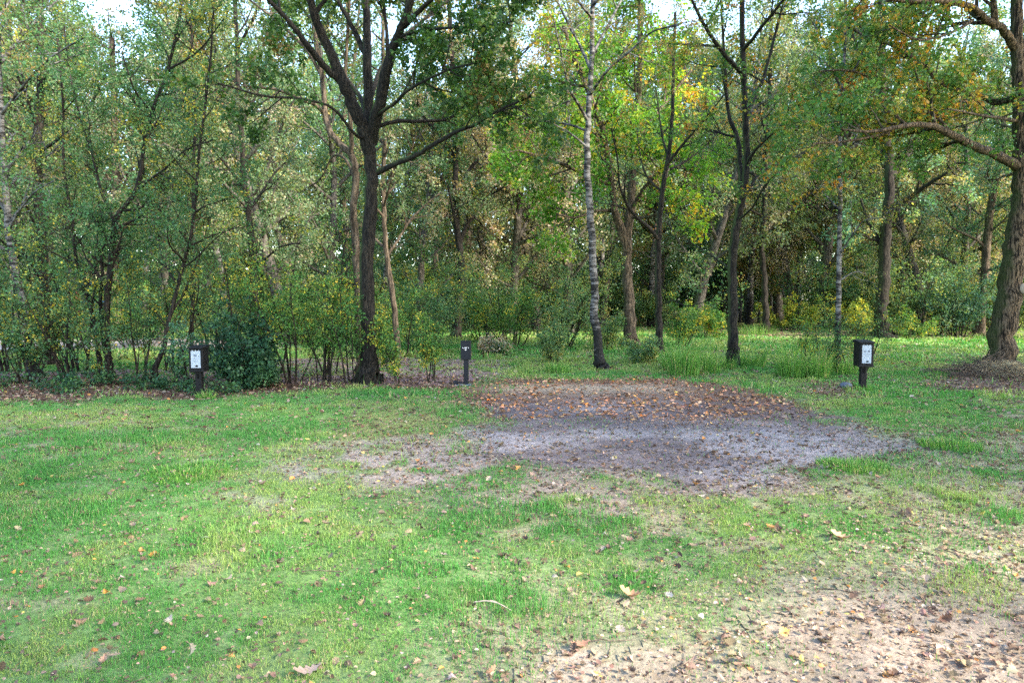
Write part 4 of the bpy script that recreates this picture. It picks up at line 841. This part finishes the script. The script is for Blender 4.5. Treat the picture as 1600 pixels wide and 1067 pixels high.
# tufts of long grass
def tuft(px, Y, r, h, n, lab, pal=((.05, .18, .03), (.17, .32, .06)), name='grass_tuft'):
    x0 = (px - 800) / F * Y; a = RNG.random(n) * 6.28; q = r * np.sqrt(RNG.random(n)); x = q * np.cos(a); y = q * np.sin(a); hh = 1.25 * h * RNG.uniform(.3, 1.2, n) * (1 - .3 * q / r) * (.6 + .8 * vnoise(x * 5, y * 5, int(px)))
    out = np.stack([np.cos(a), np.sin(a)], -1) * RNG.uniform(.1, .9, n)[:, None] + RNG.normal(0, .15, (n, 2)); V = []
    S = [0, .35, .7, 1]; wd = .006 * RNG.uniform(.7, 1.4, n); b = RNG.random(n) * 6.28; u = np.stack([np.cos(b), np.sin(b)], -1); z0 = H(x + x0, y + Y) - h1(x0, Y)
    for s in S:
        k = s ** 1.8; cx = np.stack([x, y], -1) + out * (k * hh * .55)[:, None]; z = z0 + hh * (s - .22 * k * np.linalg.norm(out, axis=1)); ww = (wd * (1 - .85 * s))[:, None]
        V += [np.column_stack([cx - u * ww, z]), np.column_stack([cx + u * ww, z])]
    V = np.stack(V, 1); Q = np.array([[0, 1, 3, 2], [2, 3, 5, 4], [4, 5, 7, 6]]); Q = (Q[None] + (np.arange(n) * 8)[:, None, None]).reshape(-1, 4)
    t = RNG.random((n, 1)); c = np.array(pal[0]) * (1 - t) + np.array(pal[1]) * t; c = np.where(RNG.random((n, 1)) < .08, [[.42, .36, .16]], c)
    tag(obj(name, qmesh(name, V.reshape(-1, 3), Q, np.repeat(c, 8, 0), M_GRASS), None, (x0, Y, h1(x0, Y))), lab, 'grass tuft')
for a in [(1070, 14.9, .32, .75, 500, 'long arching grass tuft at the back corner of the pitch, nearest the trunk'), (1105, 15.6, .32, .55, 420, 'long grass tuft left of the dark trunk foot'), (1178, 16.6, .3, .5, 380, 'grass tuft right of the dark trunk foot'), (1138, 16.3, .2, .3, 220, 'low grass tuft in front of the dark trunk foot'),
          (1238, 14.6, .3, .65, 520, 'upright bright grass tuft between the dark trunk and slender birch'), (1278, 14.5, .26, .55, 420, 'bright grass tuft left of the slender birch foot'), (1315, 15.3, .35, .35, 500, 'yellowish grass tuft round the slender birch foot'), (1052, 16.2, .3, .55, 300, 'shadowy grass tuft at the left end of the long grass'),
          (870, 15.6, .3, .3, 300, 'small grass tuft left of the upright birch'), (1490, 7.7, .32, .07, 900, 'lush low tuft right of the gravel pitch end'), (1340, 6.75, .34, .06, 1000, 'short lush tuft below the pitch right end'), (285, 6.55, .38, .065, 1300, 'thick green tuft on the left lawn'), (318, 11.45, .16, .12, 200, 'small grass tuft at the left pedestal base'), (1355, 12.35, .14, .13, 200, 'small tuft at the right pedestal base'), (1185, 31.5, .9, .5, 500, 'pale grass tuft by the slim trunk farther back')]:
    tuft(*a)

# ================================================================ TWIG HEAP under the leaning oak
def heap():
    x0, Y = (1556 - 800) / F * 14.9, 14.9; root = thing('twig_heap', 'heap of dry twigs and straw around the foot of the leaning oak', 'twig heap', (x0, Y, h1(x0, Y)))
    def hz(x, y): return .27 * np.exp(-((x + .0) / .5) ** 2 - (y / .55) ** 2) + .09 * np.exp(-((x + .75) / .4) ** 2 - ((y + .1) / .4) ** 2)
    gx, gy = np.meshgrid(np.arange(-1.6, 1.5, .05), np.arange(-1.3, 1.3, .05)); x, y = gx.ravel(), gy.ravel(); nx = gx.shape[1]; ny = gx.shape[0]
    z = hz(x, y) + .06 * (fbm(x, y, 8, 5, 3) - .5) * np.minimum(1, hz(x, y) * 8) - .03
    i = np.arange((ny - 1) * (nx - 1)); a = (i // (nx - 1)) * nx + i % (nx - 1); Q = np.stack([a, a + 1, a + nx + 1, a + nx], -1)
    n2 = fbm(x, y, 6, 3, 3)[:, None]; obj('soil', qmesh('soil', np.stack([x, y, z], -1), Q, np.array([.10, .065, .045]) * (.6 + .9 * n2), M_GROUND, True), root)
    W = Wood(); S = Wood()
    for i in range(620):
        x, y = RNG.normal(-.12, .5), RNG.normal(-.1, .42); a = RNG.random() * 6.28; d = np.array([math.cos(a), math.sin(a) * .8, RNG.uniform(-.15, .4)]); L = RNG.uniform(.2, .85)
        P = shoot(np.array([x, y, hz(x, y) + RNG.uniform(0, .09)]), norm(d), L, 6, .2); P[:, 2] = np.maximum(P[:, 2] - .0, hz(P[:, 0], P[:, 1]) - .01)
        W.tube(P, np.linspace(RNG.uniform(.003, .009), .002, 6), 4)
    for i in range(900):
        x, y = RNG.normal(.22, .42), RNG.normal(-.32, .28); a = RNG.uniform(3.4, 6.1); P = shoot(np.array([x * .7, y * .6, hz(x * .7, y * .6) + .05]), norm(np.array([math.cos(a), math.sin(a), .5])), RNG.uniform(.2, .5), 6, .1, -1.6); P[:, 2] = np.maximum(P[:, 2], hz(P[:, 0], P[:, 1]) + .005)
        S.tube(P, np.linspace(.003, .0015, 6), 3)
    obj('twigs', W.mesh('twigs', M_TWIG), root)['kind'] = 'stuff'
    obj('straw', S.mesh('straw', plain('straw', (.52, .42, .24), .8, .1, .3, 9)), root)['kind'] = 'stuff'
heap()

# ================================================================ PEDESTALS
import bmesh
M_BLK = plain('black_plastic', (.005, .0048, .0055), .6, .2, .3, 8); M_PAPER = plain('white_notice', (.30, .345, .40), .5, .3, .03, 6); M_INK = plain('grey_print', (.08, .095, .13), .8, .1, .02); M_INKD = plain('dark_print', (.004, .004, .004), .8, .1, .02)
M_BLUE = plain('dark_blue_metal', (.004, .005, .009), .5, .25, .25, 8); M_MARK = plain('white_mark', (.75, .75, .75), .5, .3, .02); M_GREY = plain('grey_metal', (.13, .15, .17), .5, .5, .2)
def bm_obj(name, bm, mat, parent=None, bev=0.0):
    if bev: bmesh.ops.bevel(bm, geom=bm.edges[:], offset=bev, segments=2, profile=.5, affect='EDGES')
    me = bpy.data.meshes.new(name); bm.to_mesh(me); bm.free(); me.materials.append(mat); return obj(name, me, parent)
def box(bm, x0, x1, y0, y1, z0, z1, top=None):
    vs = [bm.verts.new(p) for p in [(x0, y0, z0), (x1, y0, z0), (x1, y1, z0), (x0, y1, z0), (x0, y0, z1), (x1, y0, z1), (x1, y1, z1), (x0, y1, z1)]]
    if top: vs[6].co.z += top; vs[7].co.z += top
    for f in [(0, 3, 2, 1), (4, 5, 6, 7), (0, 1, 5, 4), (1, 2, 6, 5), (2, 3, 7, 6), (3, 0, 4, 7)]: bm.faces.new([vs[i] for i in f])
def mk(name, mat, parent, boxes, bev=0.0):
    bm = bmesh.new()
    for b in boxes: box(bm, *b)
    return bm_obj(name, bm, mat, parent, bev)
def pedestal(px, Y, rz, lab, marks, stemw=.105, hz=(.44, .86), W=.235, D=.26):
    x = (px - 800) / F * Y; t = thing('power_pedestal', lab, 'power pedestal', (x, Y, h1(x, Y)), None, rz); z0, z1 = hz; w2 = W / 2; d2 = D / 2
    mk('post', M_BLK, t, [(-stemw / 2, stemw / 2, -stemw / 2, stemw / 2, -.05, z0 + .01)], .008)
    mk('socket_hole', M_INKD, t, [(-.02, .02, -stemw / 2 - .004, -stemw / 2 + .01, z0 - .12, z0 - .04)], .004)
    mk('cabinet', M_BLK, t, [(-w2, w2, -d2, d2, z0, z1 - .012)], .012)
    mk('lid', M_BLK, t, [(-w2 - .014, w2 + .014, -d2 - .03, d2 + .014, z1 - .028, z1, .025)], .007)
    mk('lower_band', M_BLK, t, [(-w2 - .006, w2 + .006, -d2 - .006, -d2 + .04, z0 + .0, z0 + .035)], .006)
    mk('hinge', M_BLK, t, [(w2, w2 + .012, -.02, .02, (z0 + z1) / 2 - .02, (z0 + z1) / 2 + .02)], .003)
    pw = .165; pz0 = z0 + .07; pz1 = z1 - .065; f = -d2
    mk('door_frame', M_BLK, t, [(-pw / 2 - .02, -pw / 2, f - .008, f + .01, pz0 - .02, pz1 + .03), (pw / 2, pw / 2 + .02, f - .008, f + .01, pz0 - .02, pz1 + .03), (-pw / 2, pw / 2, f - .008, f + .01, pz0 - .02, pz0), (-pw / 2, pw / 2, f - .008, f + .01, pz1 + .02, pz1 + .032)])
    pn = mk('notice', M_PAPER, t, [(-pw / 2 + .003, pw / 2 - .003, f - .005, f + .002, pz0, pz1)])
    for cx in (-.055, 0, .055): mk('clip', M_PAPER, pn, [(cx - .006, cx + .006, f - .006, f + .002, pz1, pz1 + .016)])
    mk('print', M_INK, pn, [(a, b, f - .0065, f - .005, pz0 + c, pz0 + d) for a, b, c, d in marks])
    bm = bmesh.new(); bmesh.ops.create_circle(bm, cap_ends=True, segments=12, radius=.019, matrix=Matrix.Translation((.012, f - .0068, pz0 + .032)) @ Matrix.Rotation(rad(90), 4, 'X') @ Matrix.Diagonal((1.4, .8, 1, 1)))
    bm_obj('emblem', bm, M_INKD, pn)
    return t
mkL = [(-.03 + i * .012, -.023 + i * .012, .20, .232) for i in range(4)] + [(-.03, .016, .19, .196), (-.055, .05, .15, .1525), (-.03, -.015, .165, .172), (.045, .055, .185, .205), (-.04, .04, .12, .1225), (-.04, .03, .10, .1025)]
mkR = [(-.055 + i * .011, -.049 + i * .011, .20, .232) for i in range(4)] + [(.012 + i * .011, .018 + i * .011, .20, .232) for i in range(4)] + [(-.06, .06, .17, .1725), (-.05, .05, .155, .1575), (-.05, .04, .13, .1325), (-.05, .02, .11, .1125)]
pedestal(309, 11.6, rad(3), 'black pedestal with white notice before the dark shrub at left', mkL)
pedestal(1351, 12.5, rad(-7), 'black pedestal with white notice on the right lawn', mkR, hz=(.44, .90), W=.25, D=.30)
def pedestal2():
    px, Y = 728, 13.3; x = (px - 800) / F * Y; t = thing('power_pedestal', 'plain dark blue black pedestal with three white marks beside the dirt road', 'power pedestal', (x, Y, h1(x, Y)), None, rad(-3))
    mk('post', M_BLUE, t, [(-.045, .045, -.045, .045, -.05, .52)], .006); mk('cabinet', M_BLUE, t, [(-.098, .098, -.07, .07, .50, .855)], .008)
    mk('lid', M_BLUE, t, [(-.10, .10, -.074, .074, .857, .866)], .003)
    mk('mark', M_MARK, t, [(-.022, .022, -.0735, -.0705, .725, .742)]); mk('mark', M_MARK, t, [(-.062, -.048, -.0735, -.0705, .727, .741)]); mk('mark', M_MARK, t, [(.048, .062, -.0735, -.0705, .727, .741)])
    bm = bmesh.new(); vs = [bm.verts.new(p) for p in [(-.018, -.0735, .705), (.018, -.0735, .705), (.010, -.0735, .685), (-.010, -.0735, .685)]]; bm.faces.new(vs); bm_obj('mark', bm, M_MARK, t)
    mk('foot_plate', M_GREY, t, [(-.22, .10, -.08, .03, -.01, .018)], .004)
    W = Wood(); W.tube([(-.22, -.03, .05), (-.15, -.03, .055), (-.05, -.03, .05)], [.022, .02, .014], 8); W.tube([(-.24, -.03, .045), (-.16, -.03, .055)], [.05, .038], 10); obj('tap_coupling', W.mesh('tap_coupling', M_BLUE), t)
pedestal2()
# small stone beside the right pedestal
bm = bmesh.new(); bmesh.ops.create_icosphere(bm, subdivisions=3, radius=.09)
for v in bm.verts:
    q = 1 + .25 * (float(vnoise(np.array([v.co.x * 14]), np.array([v.co.y * 14 + v.co.z * 9]), 3)[0]) - .5); v.co = Vector((v.co.x * 1.25 * q, v.co.y * q, v.co.z * .75 * q))
o = bm_obj('stone', bm, plain('blue_grey_stone', (.07, .085, .11), .7, .3, .4, 20)); o.location = ((1325 - 800) / F * 12.9, 12.9, h1((1325 - 800) / F * 12.9, 12.9) + .04); tag(o, 'small blue grey stone in the litter left of the right pedestal', 'stone')
# playground frame glimpsed through the left thicket
def playframe():
    Y = 33; x = (155 - 800) / F * Y; t = thing('climbing_frame', 'small red and blue playground climbing frame glimpsed through the left thicket', 'climbing frame', (x, Y, h1(x, Y)))
    R_ = plain('red_paint', (.55, .03, .025), .4, .5, .05); B_ = plain('blue_paint', (.05, .18, .55), .4, .5, .05)
    for sx in (-.75, -.1, .6):
        for sy in (-.4, .4):
            mk('post', R_ if sx < 0 else B_, t, [(sx - .045, sx + .045, sy - .045, sy + .045, -.05, 2.0 if sx < 0 else 2.3)], .01)
    for k in range(5): mk('rung', R_, t, [(-.70, -.15, -.43, -.37, .7 + k * .28, .76 + k * .28)])
    mk('panel', B_, t, [(-.05, .55, -.42, -.39, .9, 1.5)]); mk('deck', B_, t, [(-.05, .55, -.35, .35, .82, .88)]); mk('roof', B_, t, [(-.15, .7, -.5, .5, 2.3, 2.36)])
playframe()
def parked_thing():
    Y = 60; x = (1128 - 800) / F * Y; t = thing('camping_trailer', 'dark trailer with a red top glimpsed far off beside the dark trunk', 'trailer', (x, Y, h1(x, Y)))
    mk('body', plain('dark_trailer_paint', (.03, .04, .06), .4, .5), t, [(-.9, .9, -.6, .6, .45, 1.35)], .08); mk('cover', plain('red_cover', (.5, .05, .04), .6, .3), t, [(-.95, .95, -.65, .65, 1.36, 1.75)], .12)
    for sx in (-.5, .5):
        W = Wood(); W.tube([(sx, -.68, .28), (sx, -.5, .28)], [.28, .28], 16); W.tube([(sx, -.69, .28), (sx, -.68, .28)], [.001, .28], 16); obj('wheel', W.mesh('wheel', M_BLK), t)
    mk('drawbar', M_GREY, t, [(.9, 1.7, -.05, .05, .42, .5)]); mk('number_plate', M_PAPER, t, [(-.1, .6, -.63, -.605, .5, .62)])
parked_thing()
